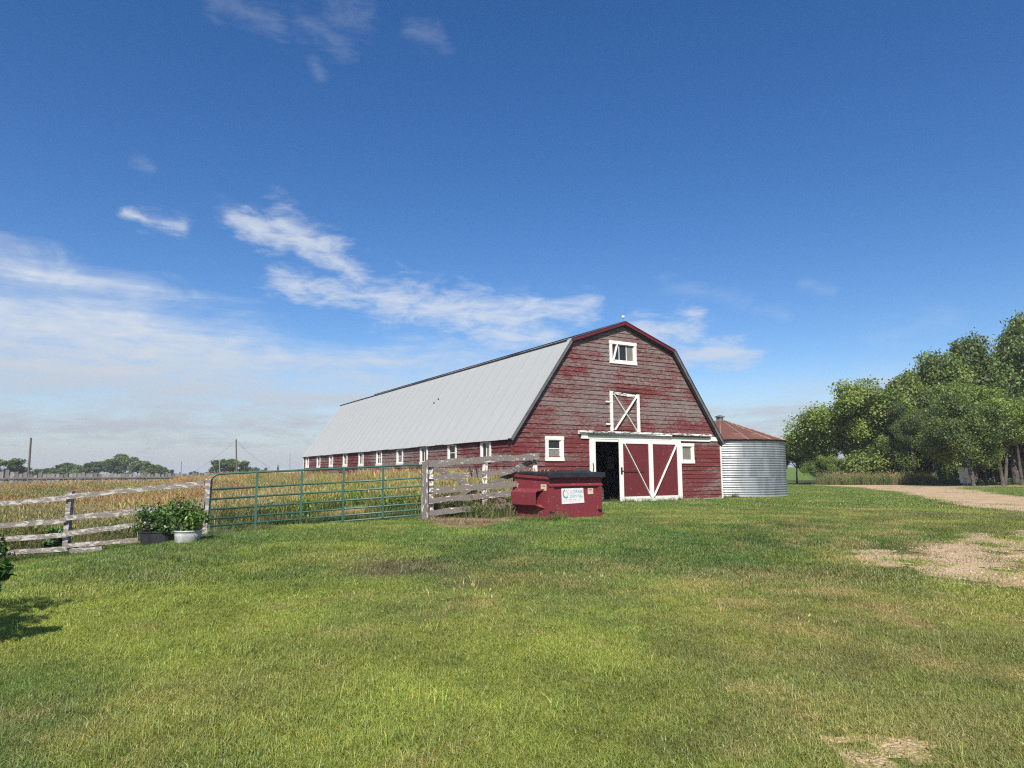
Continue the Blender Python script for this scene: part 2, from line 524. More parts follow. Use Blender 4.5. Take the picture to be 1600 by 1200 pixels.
M = {}
M['siding'] = siding_mat('siding_front', 0)
M['siding_side'] = siding_mat('siding_side', 1, False)
M['sheath'] = surf('old_boards', (.075, .055, .045), (.045, .034, .03), .9, 2.0, (1, 1, 8))
M['door_red'] = paint_mat('door_red', (.135, .022, .025), (.25, .14, .13), .80, (3, 3, 4))
M['white'] = paint_mat('white_trim', (.80, .77, .70), (.33, .29, .25), .93, (1.2, 1.2, 1.2))
M['white_peel'] = paint_mat('white_peeling', (.78, .75, .69), (.21, .17, .145), .56, (1.6, 1.6, 5))
M['rail_white'] = paint_mat('faded_white_rail', (.47, .43, .40), (.27, .23, .20), .46, (2.6, 2.6, 9))
M['rail_grey'] = paint_mat('grey_rail', (.74, .70, .66), (.225, .195, .172), .27, (3.0, 3.0, 9))
M['post_white'] = paint_mat('white_post', (.68, .64, .585), (.25, .21, .185), .56, (7, 7, 4))
M['post_grey'] = paint_mat('grey_post', (.62, .58, .54), (.20, .17, .15), .34, (9, 9, 2.5))
M['plank'] = surf('weathered_plank', (.44, .415, .38), (.29, .27, .245), .9, 3, (3, 3, .6), objvar=.35)
M['roof'] = surf('roof_metal', (.385, .392, .375), (.365, .373, .358), .65, .5, (1, 1, 1), 0, 0.0, objvar=.008, spec=.3)
M['flash_dark'] = surf('dark_flashing', (.035, .034, .036), None, .5, 3, bump=.05)
M['flash_grey'] = surf('grey_flashing', (.20, .185, .18), (.13, .12, .12), .45, 3, bump=.05, metal=.3)
M['flash_red'] = surf('red_flashing', (.17, .018, .026), (.10, .022, .03), .45, 2, bump=.05)
M['galv'] = None
M['steel'] = surf('grey_steel', (.33, .34, .34), (.22, .22, .22), .4, 5, bump=.05, metal=.7)
M['iron'] = surf('black_iron', (.02, .018, .017), (.05, .03, .02), .6, 20, bump=.1)
M['green_tube'] = surf('green_gate_paint', (.035, .105, .072), (.06, .135, .10), .42, 4, bump=.04, spec=.5)
M['dump'] = paint_mat('maroon_dumpster', (.205, .034, .043), (.30, .13, .115), .74, (1.8, 1.8, 1.8), .48)
M['black_plastic'] = surf('black_plastic', (.014, .015, .018), (.03, .03, .034), .5, 4, bump=.06, spec=.5)
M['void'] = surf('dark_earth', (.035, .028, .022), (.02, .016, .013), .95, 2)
M['glass'] = glass_mat('window_glass', (.045, .05, .055), .45)
M['glass_dusty'] = glass_mat('dusty_glass', (.30, .27, .22), .12)
M['glass_dim'] = glass_mat('grimy_glass', (.05, .055, .06), .10)
M['curtain'] = surf('curtain', (.24, .23, .21), (.16, .155, .15), .9, 6, (4, 4, 1))
M['plaque'] = surf('white_plaque', (.80, .79, .77), (.72, .70, .70), .45, 8, bump=0)
M['teal'] = surf('teal_print', (.12, .30, .30), (.20, .38, .38), .5, 60, bump=0)
M['pink'] = surf('pink_print', (.72, .45, .45), (.74, .58, .55), .5, 60, bump=0)
M['cream'] = surf('cream_sticker', (.68, .57, .42), (.60, .45, .30), .6, 30, bump=0)
M['ink'] = surf('dark_print', (.12, .10, .09), None, .6, 30, bump=0)
M['bark'] = surf('bark', (.105, .088, .072), (.05, .04, .034), .9, 3, (3, 3, .8), .5)
M['rubber'] = surf('tyre_rubber', (.022, .021, .02), (.045, .042, .04), .75, 8)
M['zinc'] = surf('white_enamel_tub', (.62, .62, .60), (.42, .41, .39), .4, 5, bump=.04, metal=.15, spec=.5)
M['sign'] = surf('sign_panel', (.60, .60, .60), (.52, .52, .53), .5, 6, bump=0)
M['pole'] = surf('pole_wood', (.15, .125, .105), (.09, .075, .065), .9, 3, (4, 4, .5))
M['concrete'] = surf('concrete', (.36, .33, .29), (.27, .25, .22), .9, 4)
M['leaf'] = leaf_mat('tree_leaves', .36, gain=1.1)
M['shrub_leaf'] = leaf_mat('shrub_leaves', .25, .4)
M['blade'] = leaf_mat('grass_blades', .35, .5, inst=True, rand=.22)
M['stone'] = leaf_mat('stone_chips', 0.0, .7, inst=True, rand=.1)
M['weed'] = leaf_mat('weed_stalks', .30, .6, inst=True, rand=.2)

# galvanised bin sheets: streaked, a little rusty near the top
m, n, b = mat_new('galvanised')
t = n.new('ShaderNodeTexCoord').outputs['Object']
s_ = n.new('ShaderNodeSeparateXYZ'); n.put(s_.inputs[0], t)
k1 = n.noise(n.mapping(t, (2.5, 2.5, .5)), 1.2, 6, .6, .4)
k2 = n.noise(t, 1.1, 5, .6, .5)
c = n.mix(n.ss(k1, .35, .65), (.46, .475, .48), (.34, .355, .36))
c = n.mix(n.ss(n.m('ADD', k2, n.lin(s_.outputs[2], 2.0, 2.65, -.2, .10)), .66, .74, 0, .8), c, (.24, .10, .045))
n.put(b.inputs['Base Color'], c)
b.inputs['Metallic'].default_value = .6; b.inputs['Roughness'].default_value = .42
M['galv'] = m
# rusty bin roof
m, n, b = mat_new('rusty_roof')
t = n.new('ShaderNodeTexCoord').outputs['Object']
k1 = n.noise(t, 1.4, 7, .65, .5); k2 = n.noise(t, 9, 6, .65)
c = n.mix(n.ss(k1, .3, .7), (.125, .046, .030), (.185, .080, .052))
c = n.mix(n.ss(n.m('ADD', k1, n.m('MULTIPLY', k2, .4)), .80, .92, 0, .7), c, (.34, .24, .17))
n.put(b.inputs['Base Color'], c); b.inputs['Roughness'].default_value = .75; b.inputs['Metallic'].default_value = .1
M['rust'] = m
M['seam'] = surf('bare_seam', (.42, .34, .27), (.24, .11, .06), .6, 5, bump=.05, metal=.2)

# ground: colour carried by the mesh, broken up by fine noise
m, n, b = mat_new('ground_turf')
a = n.new('ShaderNodeAttribute', attribute_name='tint')
pos = n.new('ShaderNodeNewGeometry').outputs['Position']
k1 = n.noise(pos, 9, 6, .7); k2 = n.noise(pos, 1.7, 6, .6, .3)
c = n.mix(1.0, a.outputs['Color'], n.mix(n.ss(k1, .3, .7), (.55, .55, .5), (1.25, 1.25, 1.2)), 'MULTIPLY')
c = n.mix(1.0, c, n.mix(n.ss(k2, .3, .7), (.85, .85, .85), (1.12, 1.1, 1.05)), 'MULTIPLY')
n.put(b.inputs['Base Color'], c); b.inputs['Roughness'].default_value = .95; b.inputs['Specular IOR Level'].default_value = .1
bp = n.new('ShaderNodeBump'); bp.inputs['Strength'].default_value = .9; bp.inputs['Distance'].default_value = .05
n.put(bp.inputs['Height'], n.noise(pos, 14, 6, .7)); n.put(b.inputs['Normal'], bp.outputs[0])
M['turf'] = m
# gravel
m, n, b = mat_new('gravel')
pos = n.new('ShaderNodeNewGeometry').outputs['Position']
vo = n.new('ShaderNodeTexVoronoi'); n.put(vo.inputs['Vector'], pos); vo.inputs['Scale'].default_value = 38
k2 = n.noise(pos, .9, 6, .65, .4); k3 = n.noise(pos, 26, 4, .6)
c = n.mix(n.ss(k2, .3, .7), (.44, .305, .175), (.57, .42, .26))
c = n.mix(1.0, c, n.mix(n.ss(k3, .3, .7), (.72, .72, .72), (1.15, 1.15, 1.15)), 'MULTIPLY')
n.put(b.inputs['Base Color'], c); b.inputs['Roughness'].default_value = .95; b.inputs['Specular IOR Level'].default_value = .15
bp = n.new('ShaderNodeBump'); bp.inputs['Strength'].default_value = .7; bp.inputs['Distance'].default_value = .025
n.put(bp.inputs['Height'], vo.outputs['Distance']); n.put(b.inputs['Normal'], bp.outputs[0])
M['gravel'] = m


# ================================================================== SETTING
# the barn's frame: front left corner, direction of the front wall
BX, BY, YAW = -0.027, 24.684, 0.5371
WID, LEN = 10.52, 29.2
U = Vector((math.cos(YAW), math.sin(YAW), 0)); V_ = Vector((-math.sin(YAW), math.cos(YAW), 0))
B0 = Vector((BX, BY, 0))

xs = np.concatenate([[-4000, -1500, -700, -350, -200, -120, -80], np.arange(-60, -16, 1.0), np.arange(-16, 18, .22), np.arange(18, 60, .8), [62, 75, 95, 130, 200, 350, 700, 1500, 4000]])
ys = np.concatenate([[-60, -30, -12, -5, -2, 0, 1, 2], np.arange(2.4, 26, .22), np.arange(26, 60, .6), np.arange(60, 100, 3), [100, 120, 150, 200, 300, 450, 700, 1200, 2200, 5000]])
GX, GY = np.meshgrid(xs, ys)
gx, gy = GX.ravel(), GY.ravel()
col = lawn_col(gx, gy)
FIELD_FRONT = None
# the left field: behind the white fence and the gate, left of the barn
fa, fb, fc = gp(-140, 878), gp(322, 833), gp(662, 806)


def behind_fence(x, y):
    f1 = np.interp(x, [-40, fa.x, fb.x, fc.x, 1.5], [fa.y + .4, fa.y, fb.y, fc.y, 18.9])
    left_of_barn = ((x - BX) * U.x + (y - BY) * U.y) < -0.25
    return (y > f1 + .25) & (x < 1.2) & ((y < BY) | left_of_barn)


fm = behind_fence(gx, gy)
fk = fbm(gx, gy, .25, 4, 31)[:, None]
col[fm] = (np.array((.16, .135, .045)) * (1 - fk) + np.array((.20, .13, .06)) * fk)[fm] * .8
farm = np.hypot(gx, gy) > 85
col[farm & (gx > 0)] = (.13, .20, .035)
col[farm & (gx <= 0)] = (.10, .13, .035)
under = (gy > 61) & (gx > 12) & (~farm)
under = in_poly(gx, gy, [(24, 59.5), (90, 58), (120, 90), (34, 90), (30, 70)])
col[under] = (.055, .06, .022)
nx = len(xs)
idx = np.arange(len(gx)).reshape(GX.shape)
Q = np.stack([idx[:-1, :-1], idx[:-1, 1:], idx[1:, 1:], idx[1:, :-1]], -1).reshape(-1, 4)
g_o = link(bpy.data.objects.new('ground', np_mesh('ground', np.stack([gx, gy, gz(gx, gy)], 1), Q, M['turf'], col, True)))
tag(g_o, 'mown green lawn and field reaching to the horizon', kind='structure')


def sheet(name, x0, x1, y0, y1, st, label, keep):
    X, Y = np.meshgrid(np.arange(x0, x1, st), np.arange(y0, y1, st))
    k = keep(X.ravel(), Y.ravel())
    X, Y = X.ravel()[k], Y.ravel()[k]
    h = st / 2 + .0005
    cs = np.stack([np.stack([X + a * h, Y + b_ * h], 1) for a, b_ in ((-1, -1), (1, -1), (1, 1), (-1, 1))], 1).reshape(-1, 2)
    ky = np.round(cs / (st / 2)).astype(np.int64)
    uq, inv = np.unique(ky, axis=0, return_inverse=True)
    P = uq * (st / 2) + (rng.random(uq.shape) - .5) * st * .7
    z = gz(P[:, 0], P[:, 1]) + .006
    o = link(bpy.data.objects.new(name, np_mesh(name, np.column_stack([P, z]), inv.reshape(-1, 4), M['gravel'], None, True)))
    return tag(o, label, kind='structure')


sheet('gravel_road', 12, 75, 15.5, 62, .2, 'pinkish tan gravel driveway curving away past the trees', lambda x, y: gravel(x, y) & (y > 14.6))
sheet('gravel_patch', 1.0, 18, 3.0, 14.5, .09, 'bare patch of tan gravel worn into the lawn', lambda x, y: gravel(x, y) & (y <= 14.5))


# ================================================================== BARN
barn = thing('barn', 'long weathered red gambrel barn with white trim and pale metal roof', 'barn', B0, YAW)
ZE, KA, ZK, ZP = 2.44, 2.66, 6.10, 7.02        # wall eave height, knee inset, knee height, peak height


def uL(z):
    if z <= ZE: return 0.0
    if z <= ZK: return KA * (z - ZE) / (ZK - ZE)
    return KA + (WID / 2 - KA) * (z - ZK) / (ZP - ZK)


def cut(iv, o):
    out = []
    for a, b_ in iv:
        if o[1] <= a or o[0] >= b_: out.append((a, b_))
        else:
            if o[0] > a + .02: out.append((a, o[0]))
            if o[1] < b_ - .02: out.append((o[1], b_))
    return out


def wall_boards(wall_name, P, length, top, edge_fn, openings, pitch, mat, joints=True):
    """a wall part of sheathing with every siding board as a piece of its own"""
    sh = MB()
    pieces = []
    z = 0.02
    r = random.Random(hash(wall_name) % 1000 if False else len(wall_name))
    while z < top - .03:
        zb = min(z + pitch, top)
        a0, a1 = edge_fn(z), edge_fn(zb)
        iv = [(a0, length - a0)]
        for o in openings:
            if min(zb, o[3]) - max(z, o[2]) > .3 * pitch: iv = cut(iv, o)
        for a, b_ in iv:
            la = a1 if abs(a - a0) < 1e-6 else a
            lb = length - a1 if abs(b_ - (length - a0)) < 1e-6 else b_
            if lb - la < .02: lb = la + .02
            sh.hexa([P(a, -.001, z), P(b_, -.001, z), P(b_, -.03, z), P(a, -.03, z), P(la, -.001, zb), P(lb, -.001, zb), P(lb, -.03, zb), P(la, -.03, zb)])
            brk = [a]
            if joints:
                x = a + r.uniform(.9, 4.6)
                while x < b_ - .7:
                    brk.append(x); x += r.uniform(2.2, 4.8)
            brk.append(b_)
            for i in range(len(brk) - 1):
                p, q = brk[i] + (.003 if i else 0), brk[i + 1] - (.003 if i < len(brk) - 2 else 0)
                tp = la if i == 0 else p; tq = lb if i == len(brk) - 2 else q
                pieces.append((p, q, tp, tq, z, zb))
        z = zb
    wall = sh.build(wall_name, M['sheath'], barn)
    for p, q, tp, tq, za, zb in pieces:
        j0, j1 = r.uniform(-.009, .009), r.uniform(-.009, .009)
        d0_, d1_ = .034 + r.uniform(-.006, .010), .034 + r.uniform(-.006, .010)
        t_ = .012
        g = .010
        zt = zb + g
        if edge_fn(zb) > 0 and edge_fn(zt) - edge_fn(zb) > 1e-5: zt = zb
        mb = MB().hexa([P(p, d0_, za + j0 - .004), P(q, d1_, za + j1 - .004), P(q, .001, za + j1), P(p, .001, za + j0),
                        P(tp, t_, zt), P(tq, t_, zt), P(tq, .001, zt), P(tp, .001, zt)])
        mb.build('board', mat, wall)
    return wall


Pf = lambda s, d, z: (s, -d, z)
Pl = lambda s, d, z: (-d, s, z)
Pr = lambda s, d, z: (WID + d, s, z)
Pb = lambda s, d, z: (WID - s, LEN + d, z)
f_open = [(1.52, 2.14, 1.69, 2.38), (8.26, 8.84, 1.60, 2.24), (3.70, 7.30, -1, 2.36), (4.66, 5.80, 5.58, 6.25)]
WINV = [1.872 + 2.926 * i for i in range(10)]
s_open = [(v - .31, v + .31, 1.66, 2.33) for v in WINV]
wf = wall_boards('front_wall', Pf, WID, ZP, uL, f_open, .172, M['siding'])
wf['label'] = 'red gable wall with paint peeling to grey boards'
wl = wall_boards('side_wall', Pl, LEN, ZE, lambda z: 0.0, s_open, .172, M['siding_side'])
# the two walls turned away from the photograph: plain, with openings on the right for the windows that light the stalls
wr = MB()
WINR = [7.5, 10.0, 19.0]
edges = sorted([0, LEN] + [v + s for v in WINR for s in (-.3, .3)])
for i in range(len(edges) - 1):
    a, b_ = edges[i], edges[i + 1]
    if i % 2 == 0: wr.box(WID - .03, WID + .02, a, b_, 0, ZE)
    else: wr.box(WID - .03, WID + .02, a, b_, 0, 1.3); wr.box(WID - .03, WID + .02, a, b_, 2.0, ZE)
wr.build('side_wall', M['siding_side'], barn)
wk = MB()
wk.quad(*[(u_, LEN, z_) for u_, z_ in ((0, 0), (WID, 0), (WID, ZE), (WID - KA, ZK), (WID / 2, ZP), (KA, ZK), (0, ZE))])
wk.build('back_wall', M['siding'], barn)
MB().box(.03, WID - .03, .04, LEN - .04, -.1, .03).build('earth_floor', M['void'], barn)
MB().box(.05, WID - .05, .06, LEN - .06, 2.42, 2.47).build('loft_floor', M['sheath'], barn)
fd = MB()
fd.box(0, 3.4, -.045, 0, -.1, .05); fd.box(8.1, WID, -.045, 0, -.1, .05); fd.box(3.4, 8.1, -.10, .1, -.1, .02)
fd.box(-.045, 0, 0, LEN, -.1, .05)
fd.build('foundation', M['concrete'], barn)


def window(P, s0, s1, z0, z1, fw, cols, rows, panes, mullion=.028, sill=True, frame_mat='white'):
    """casing of four boards round the opening, sash bars, one pane object per light"""
    D = .055
    mb = MB()
    def bx(a, b_, c, d, t0, t1, mm=mb):
        mm.hexa([P(a, t1, c), P(b_, t1, c), P(b_, t0, c), P(a, t0, c), P(a, t1, d), P(b_, t1, d), P(b_, t0, d), P(a, t0, d)])
    bx(s0, s0 + fw, z0 + fw, z1 - fw, -.03, D); bx(s1 - fw, s1, z0 + fw, z1 - fw, -.03, D - .003)
    bx(s0 - .01, s1 + .01, z1 - fw, z1, -.03, D + .006); bx(s0 - .01, s1 + .01, z0, z0 + fw, -.03, D + .012)
    wn = mb.build('window', M[frame_mat], barn)
    a0, a1, c0, c1 = s0 + fw, s1 - fw, z0 + fw, z1 - fw
    sash = MB()
    e = .03
    bx(a0 - .004, a0 + e, c0, c1, -.02, .012, sash); bx(a1 - e, a1 + .004, c0, c1, -.02, .012, sash)
    bx(a0 + e, a1 - e, c1 - e, c1 + .004, -.02, .012, sash); bx(a0 + e, a1 - e, c0 - .004, c0 + e, -.02, .012, sash)
    for i in range(1, cols): x = a0 + (a1 - a0) * i / cols; bx(x - mullion / 2, x + mullion / 2, c0 + e, c1 - e, -.018, .010, sash)
    for i in range(1, rows): x = c0 + (c1 - c0) * i / rows; bx(a0 + e, a1 - e, x - mullion / 2, x + mullion / 2, -.016, .008, sash)
    sash.build('sash', M[frame_mat], wn)
    for i in range(cols):
        for j in range(rows):
            p = MB()
            bx(a0 + (a1 - a0) * i / cols, a0 + (a1 - a0) * (i + 1) / cols, c0 + (c1 - c0) * j / rows, c0 + (c1 - c0) * (j + 1) / rows, -.008, -.004, p)
            p.build('pane', M[panes[(i * rows + j) % len(panes)]], wn)
    return wn


window(Pf, 1.42, 2.24, 1.575, 2.49, .135, 1, 2, ['curtain', 'glass'])['label'] = 'small white framed window left of the barn doorway'
window(Pf, 8.15, 8.95, 1.50, 2.34, .125, 1, 1, ['glass_dusty'])['label'] = 'small white framed window with a dusty pane right of the sliding door'
tw = window(Pf, 4.53, 5.92, 5.45, 6.37, .13, 3, 1, ['glass', 'glass', 'glass_dusty'])
tw['label'] = 'white framed loft window high in the gable'
MB().bar((4.70, -.05, 5.56), (4.92, -.05, 6.26), .10, .03, (0, 1, 0)).build('leaning_sash', M['white'], tw)
for i, v in enumerate(WINV):
    window(Pl, v - .42, v + .42, 1.55, 2.425, .115, (2, 1, 2, 1, 2)[i % 5], (1, 2, 1, 2, 2)[i % 5], ['glass_dusty' if i % 3 == 0 else 'glass', 'glass'], frame_mat='white')
for v in WINR:
    window(Pr, v - .4, v + .4, 1.2, 2.1, .1, 1, 2, ['glass_dim'])

# doorway: jamb, header, track and the sliding door
wtrim = M['white']
MB().box(3.44, 3.71, -.07, .02, .02, 2.42).build('door_jamb', wtrim, barn)
MB().box(3.71, 4.9, -.06, .02, 2.33, 2.43).build('door_lintel', wtrim, barn)
MB().box(3.05, 9.90, -.075, -.032, 2.43, 2.60).build('header_board', wtrim, barn)
MB().box(2.92, 9.90, -.17, -.03, 2.66, 2.735).build('track_cover', M['white_peel'], barn)
MB().box(2.92, 3.4, -.10, -.03, 2.60, 2.66).build('header_end', wtrim, barn)
MB().box(9.90, WID - .01, -.06, -.03, 2.46, 2.63).build('header_end', wtrim, barn)
trk = MB().tube([(3.32, -.135, 2.615), (7.6, -.135, 2.615)], .042, 10).build('door_track', M['steel'], barn, True)
MB().tube([(7.62, -.135, 2.62), (9.8, -.14, 2.63)], .034, 10).build('door_track', M['iron'], barn, True)
DX0, DX1 = 4.80, 8.10
pan = MB().box(DX0 + .02, DX1 - .02, -.125, -.09, .06, 2.42)
door = pan.build('sliding_door', M['door_red'], barn)
door['label'] = 'red sliding door with white V braces, pushed half open'
yb = -.15
def dboard(a, b_, c, d, f=yb, nm='stile', mt='white'): return MB().box(a, b_, f, -.124, c, d).build(nm, M[mt], door)
dboard(DX0, DX0 + .20, .02, 2.42, nm='stile'); dboard(DX1 - .22, DX1, .02, 2.42, nm='stile')
dboard(6.33, 6.55, .20, 2.27, yb + .003, 'mid_stile')
dboard(DX0 + .2, DX1 - .22, 2.27, 2.42, yb + .002, 'top_rail'); dboard(DX0 + .2, DX1 - .22, .0, .20, yb + .002, 'bottom_rail', 'white')
MB().bar((5.06, yb + .014, 2.26), (6.36, yb + .014, .18), .14, .028, (0, 1, 0)).build('brace', wtrim, door)
MB().bar((7.84, yb + .014, 2.26), (6.52, yb + .014, .18), .14, .028, (0, 1, 0)).build('brace', wtrim, door)
hs = MB(); hs.box(4.86, 4.93, yb - .03, yb, 1.08, 1.34); hs.tube([(4.9, yb - .02, 1.20), (6.0, yb - .035, 1.20)], .012, 6)
hs.build('hasp_rod', M['iron'], door)
MB().tube([(3.56, -.09, 1.5), (3.58, -.11, 1.35), (3.56, -.09, 1.2)], .02, 6).build('hinge_strap', M['iron'], barn)

# loft door
lf = MB().box(4.60, 5.84, -.045, -.03, 2.79, 4.27).build('loft_door', M['sheath'], barn)
lf['label'] = 'square loft door with a white X brace'
z = 2.80
while z < 4.25:
    zz = min(z + .172, 4.27)
    MB().hexa([Pf(4.60, .066, z), Pf(5.84, .066, z), Pf(5.84, .045, z), Pf(4.60, .045, z), Pf(4.60, .05, zz), Pf(5.84, .05, zz), Pf(5.84, .045, zz), Pf(4.60, .045, zz)]).build('board', M['siding'], lf)
    z = zz
MB().box(4.48, 4.60, -.085, -.03, 2.76, 4.33).build('stile', wtrim, lf)
MB().box(5.84, 5.98, -.085, -.03, 2.68, 4.26).build('stile', wtrim, lf)
MB().bar((4.60, -.078, 4.26), (5.84, -.078, 4.17), .11, .028, (0, 0, 1)).build('top_rail', M['white_peel'], lf)
MB().bar((4.64, -.083, 4.20), (5.80, -.083, 2.76), .11, .026, (0, 1, 0)).build('brace', wtrim, lf)
MB().bar((5.80, -.106, 4.16), (4.66, -.106, 2.80), .11, .024, (0, 1, 0)).build('brace', wtrim, lf)
for zz in (3.9, 3.02): MB().box(4.24, 4.6, -.092, -.086, zz - .03, zz + .03).build('strap_hinge', wtrim, lf)
MB().box(4.5, 5.95, -.06, -.03, 4.30, 4.36).build('lintel', M['iron'], lf)

MB().box(WID - .01, WID + .045, -.062, -.03, .02, 2.47).build('corner_board', wtrim, barn)
MB().box(-.05, .06, -.05, -.03, .02, 2.40).build('corner_board', M['siding'], barn)
MB().box(-.05, .0, LEN, LEN + .06, .02, 2.40).build('corner_board', wtrim, barn)

# roof: sheets of ribbed metal, one object each
FO = .16                                           # overhang in front of the gable
EA = (-.13, 2.335)                                 # eave end (u, z)
KN = (KA - .06, ZK + .11); PK = (WID / 2, ZP + .12)


def roof_sheet(a, b_, width=.94):
    a, b_ = Vector((a[0], 0, a[1])), Vector((b_[0], 0, b_[1]))
    d = b_ - a; nrm = Vector((-d.z, 0, d.x)).normalized()
    if nrm.z < 0: nrm = -nrm
    prof = []
    for i in range(4):
        x = i * width / 4
        prof += [(x, .004), (x + .015, .004), (x + .03, 0), (x + width / 8, 0.002), (x + width / 4 - .015, 0)]
    prof.append((width + .012, .005))
    mb = MB()
    for i in range(len(prof) - 1):
        (y0, h0), (y1, h1) = prof[i], prof[i + 1]
        mb.quad(a + Vector((0, y0, 0)) + nrm * h0, a + Vector((0, y1, 0)) + nrm * h1, b_ + Vector((0, y1, 0)) + nrm * h1, b_ + Vector((0, y0, 0)) + nrm * h0)
    return mb.mesh('roof_sheet', M['roof'])


def mir(p): return (WID - p[0], p[1])


deck = MB()
for p, q in ((EA, KN), (KN, PK), (PK, mir(KN)), (mir(KN), mir(EA))):
    d = Vector((q[0] - p[0], 0, q[1] - p[1])); nn = Vector((-d.z, 0, d.x)).normalized() * -.045
    deck.hexa([(p[0], -FO + .02, p[1]), (q[0], -FO + .02, q[1]), (q[0], LEN + FO, q[1]), (p[0], LEN + FO, p[1])] and
              [(p[0] + nn.x, -FO + .02, p[1] + nn.z), (q[0] + nn.x, -FO + .02, q[1] + nn.z), (q[0] + nn.x, LEN + FO, q[1] + nn.z), (p[0] + nn.x, LEN + FO, p[1] + nn.z),
               (p[0], -FO + .02, p[1] - .006), (q[0], -FO + .02, q[1] - .006), (q[0], LEN + FO, q[1] - .006), (p[0], LEN + FO, p[1] - .006)])
roof = deck.build('roof', M['sheath'], barn)
ns = int((LEN + 2 * FO) / .94) + 1
for p, q in ((EA, KN), (KN, PK), (mir(KN), PK), (mir(EA), mir(KN))):
    me = roof_sheet(p, q)
    for i in range(ns):
        o = link(bpy.data.objects.new('roof_sheet', me), roof)
        sag = -.02 * math.sin(i * .5) + random.uniform(-.004, .004)
        dd = random.uniform(-.02, .02)
        o.location = (dd * .55, -FO + i * .94 * (LEN + 2 * FO) / (ns * .94), dd * .8 + .012)
# caps along the knees and the ridge
for p in (KN, mir(KN)):
    s = 1 if p[0] < WID / 2 else -1
    MB().hexa([(p[0] - s * .06, -FO, p[1] - .06), (p[0] + s * .10, -FO, p[1] + .03), (p[0] + s * .10, LEN + FO, p[1] + .03), (p[0] - s * .06, LEN + FO, p[1] - .06),
               (p[0] - s * .075, -FO, p[1] + .01), (p[0] + s * .10, -FO, p[1] + .075), (p[0] + s * .10, LEN + FO, p[1] + .075), (p[0] - s * .075, LEN + FO, p[1] + .01)]).build('knee_flashing', M['flash_dark'], roof)
MB().hexa([(PK[0] - .15, -FO, PK[1] + .0), (PK[0] + .15, -FO, PK[1] + .0), (PK[0] + .15, LEN + FO, PK[1]), (PK[0] - .15, LEN + FO, PK[1]),
           (PK[0] - .02, -FO, PK[1] + .07), (PK[0] + .02, -FO, PK[1] + .07), (PK[0] + .02, LEN + FO, PK[1] + .07), (PK[0] - .02, LEN + FO, PK[1] + .07)]).build('ridge_cap', M['flash_dark'], roof)


def rake(p, q, mats, nm='rake_trim'):
    d = Vector((q[0] - p[0], 0, q[1] - p[1])).normalized(); nn = Vector((-d.z, 0, d.x))
    if nn.z < 0: nn = -nn
    def strip(o0, o1, y0, y1, mt):
        a, b_ = Vector((p[0], 0, p[1])), Vector((q[0], 0, q[1]))
        pts_ = []
        for o_ in (o0, o1):
            for c_, yy in ((a, y0), (b_, y0), (b_, y1), (a, y1)): pts_.append(c_ + nn * o_ + Vector((0, yy, 0)))
        MB().hexa(pts_).build(nm, M[mt], roof)
    strip(-.085, .03, -FO - .03, -FO, mats[0]); strip(.032, .055, -FO - .05, -FO + .16, mats[1])
    strip(-.14, -.088, -FO + .02, -.035, 'flash_dark' if len(mats) < 3 else mats[2])


rake(EA, KN, ('flash_grey', 'roof'))
rake(KN, PK, ('flash_red', 'flash_grey'))
rake(PK, mir(KN), ('flash_red', 'flash_red'))
rake(mir(KN), mir(EA), ('flash_grey', 'flash_dark'))
MB().bar((WID - .35, -FO + .03, 2.98), (WID + .1, -FO + .03, 2.42), .10, .03, (0, 1, 0)).build('rake_trim', wtrim, roof)
for v, t_ in ((9.6, .62), (9.85, .575)):        # two small tears in the sheets
    a = Vector((EA[0] + (KN[0] - EA[0]) * t_, v, EA[1] + (KN[1] - EA[1]) * t_))
    MB().hexa([a + Vector((-.02, 0, .0)), a + Vector((-.02, .06, .0)), a + Vector((.02, .09, .05)), a + Vector((.02, .03, .05)),
               a + Vector((-.06, 0, .03)), a + Vector((-.06, .06, .03)), a + Vector((-.02, .09, .08)), a + Vector((-.02, .03, .08))]).build('tear', M['iron'], roof)
fin = thing('lightning_rod', 'thin lightning rod with a white glass ball on the gable peak', 'lightning rod', B0 + U * (WID / 2) - V_ * .05 + Vector((0, 0, PK[1] + .06)), YAW)
MB().tube([(0, 0, -.01), (0, 0, .16), (0, 0, .44)], [.012, .012, .004], 6).build('rod', M['steel'], fin)
MB().lathe([(.0, .13), (.05, .145), (.068, .19), (.05, .235), (.0, .25)], 14).build('glass_ball', M['white'], fin, True)

# things standing in the doorway
def bw(u_, v_, z_=0.0): return B0 + U * u_ + V_ * v_ + Vector((0, 0, z_))
deb = thing('crate', 'grey wooden crate standing just inside the dark barn doorway', 'crate', bw(4.75, 1.5, .03), YAW + .5)
for i in range(4): MB().box(-.38, .38, -.3, -.275, .04 + i * .125, .14 + i * .125).build('slat', M['post_grey'], deb)
for i in range(4): MB().box(-.405, -.38, -.3, .3, .04 + i * .125, .14 + i * .125).build('slat', M['post_grey'], deb)
for i in range(4): MB().box(.38, .405, -.3, .3, .04 + i * .125, .14 + i * .125).build('slat', M['post_grey'], deb)
MB().box(-.4, .4, -.29, .3, 0, .035).build('base', M['post_grey'], deb)
pst = MB().box(-.07, .07, -.07, .07, 0, 2.38).build('stall_post', M['sheath'], None)
pst.location = bw(6.2, 4.2, .03); pst.rotation_euler = (0, 0, YAW)
tag(pst, 'dark wooden stall post inside the barn behind the open doorway', 'post')

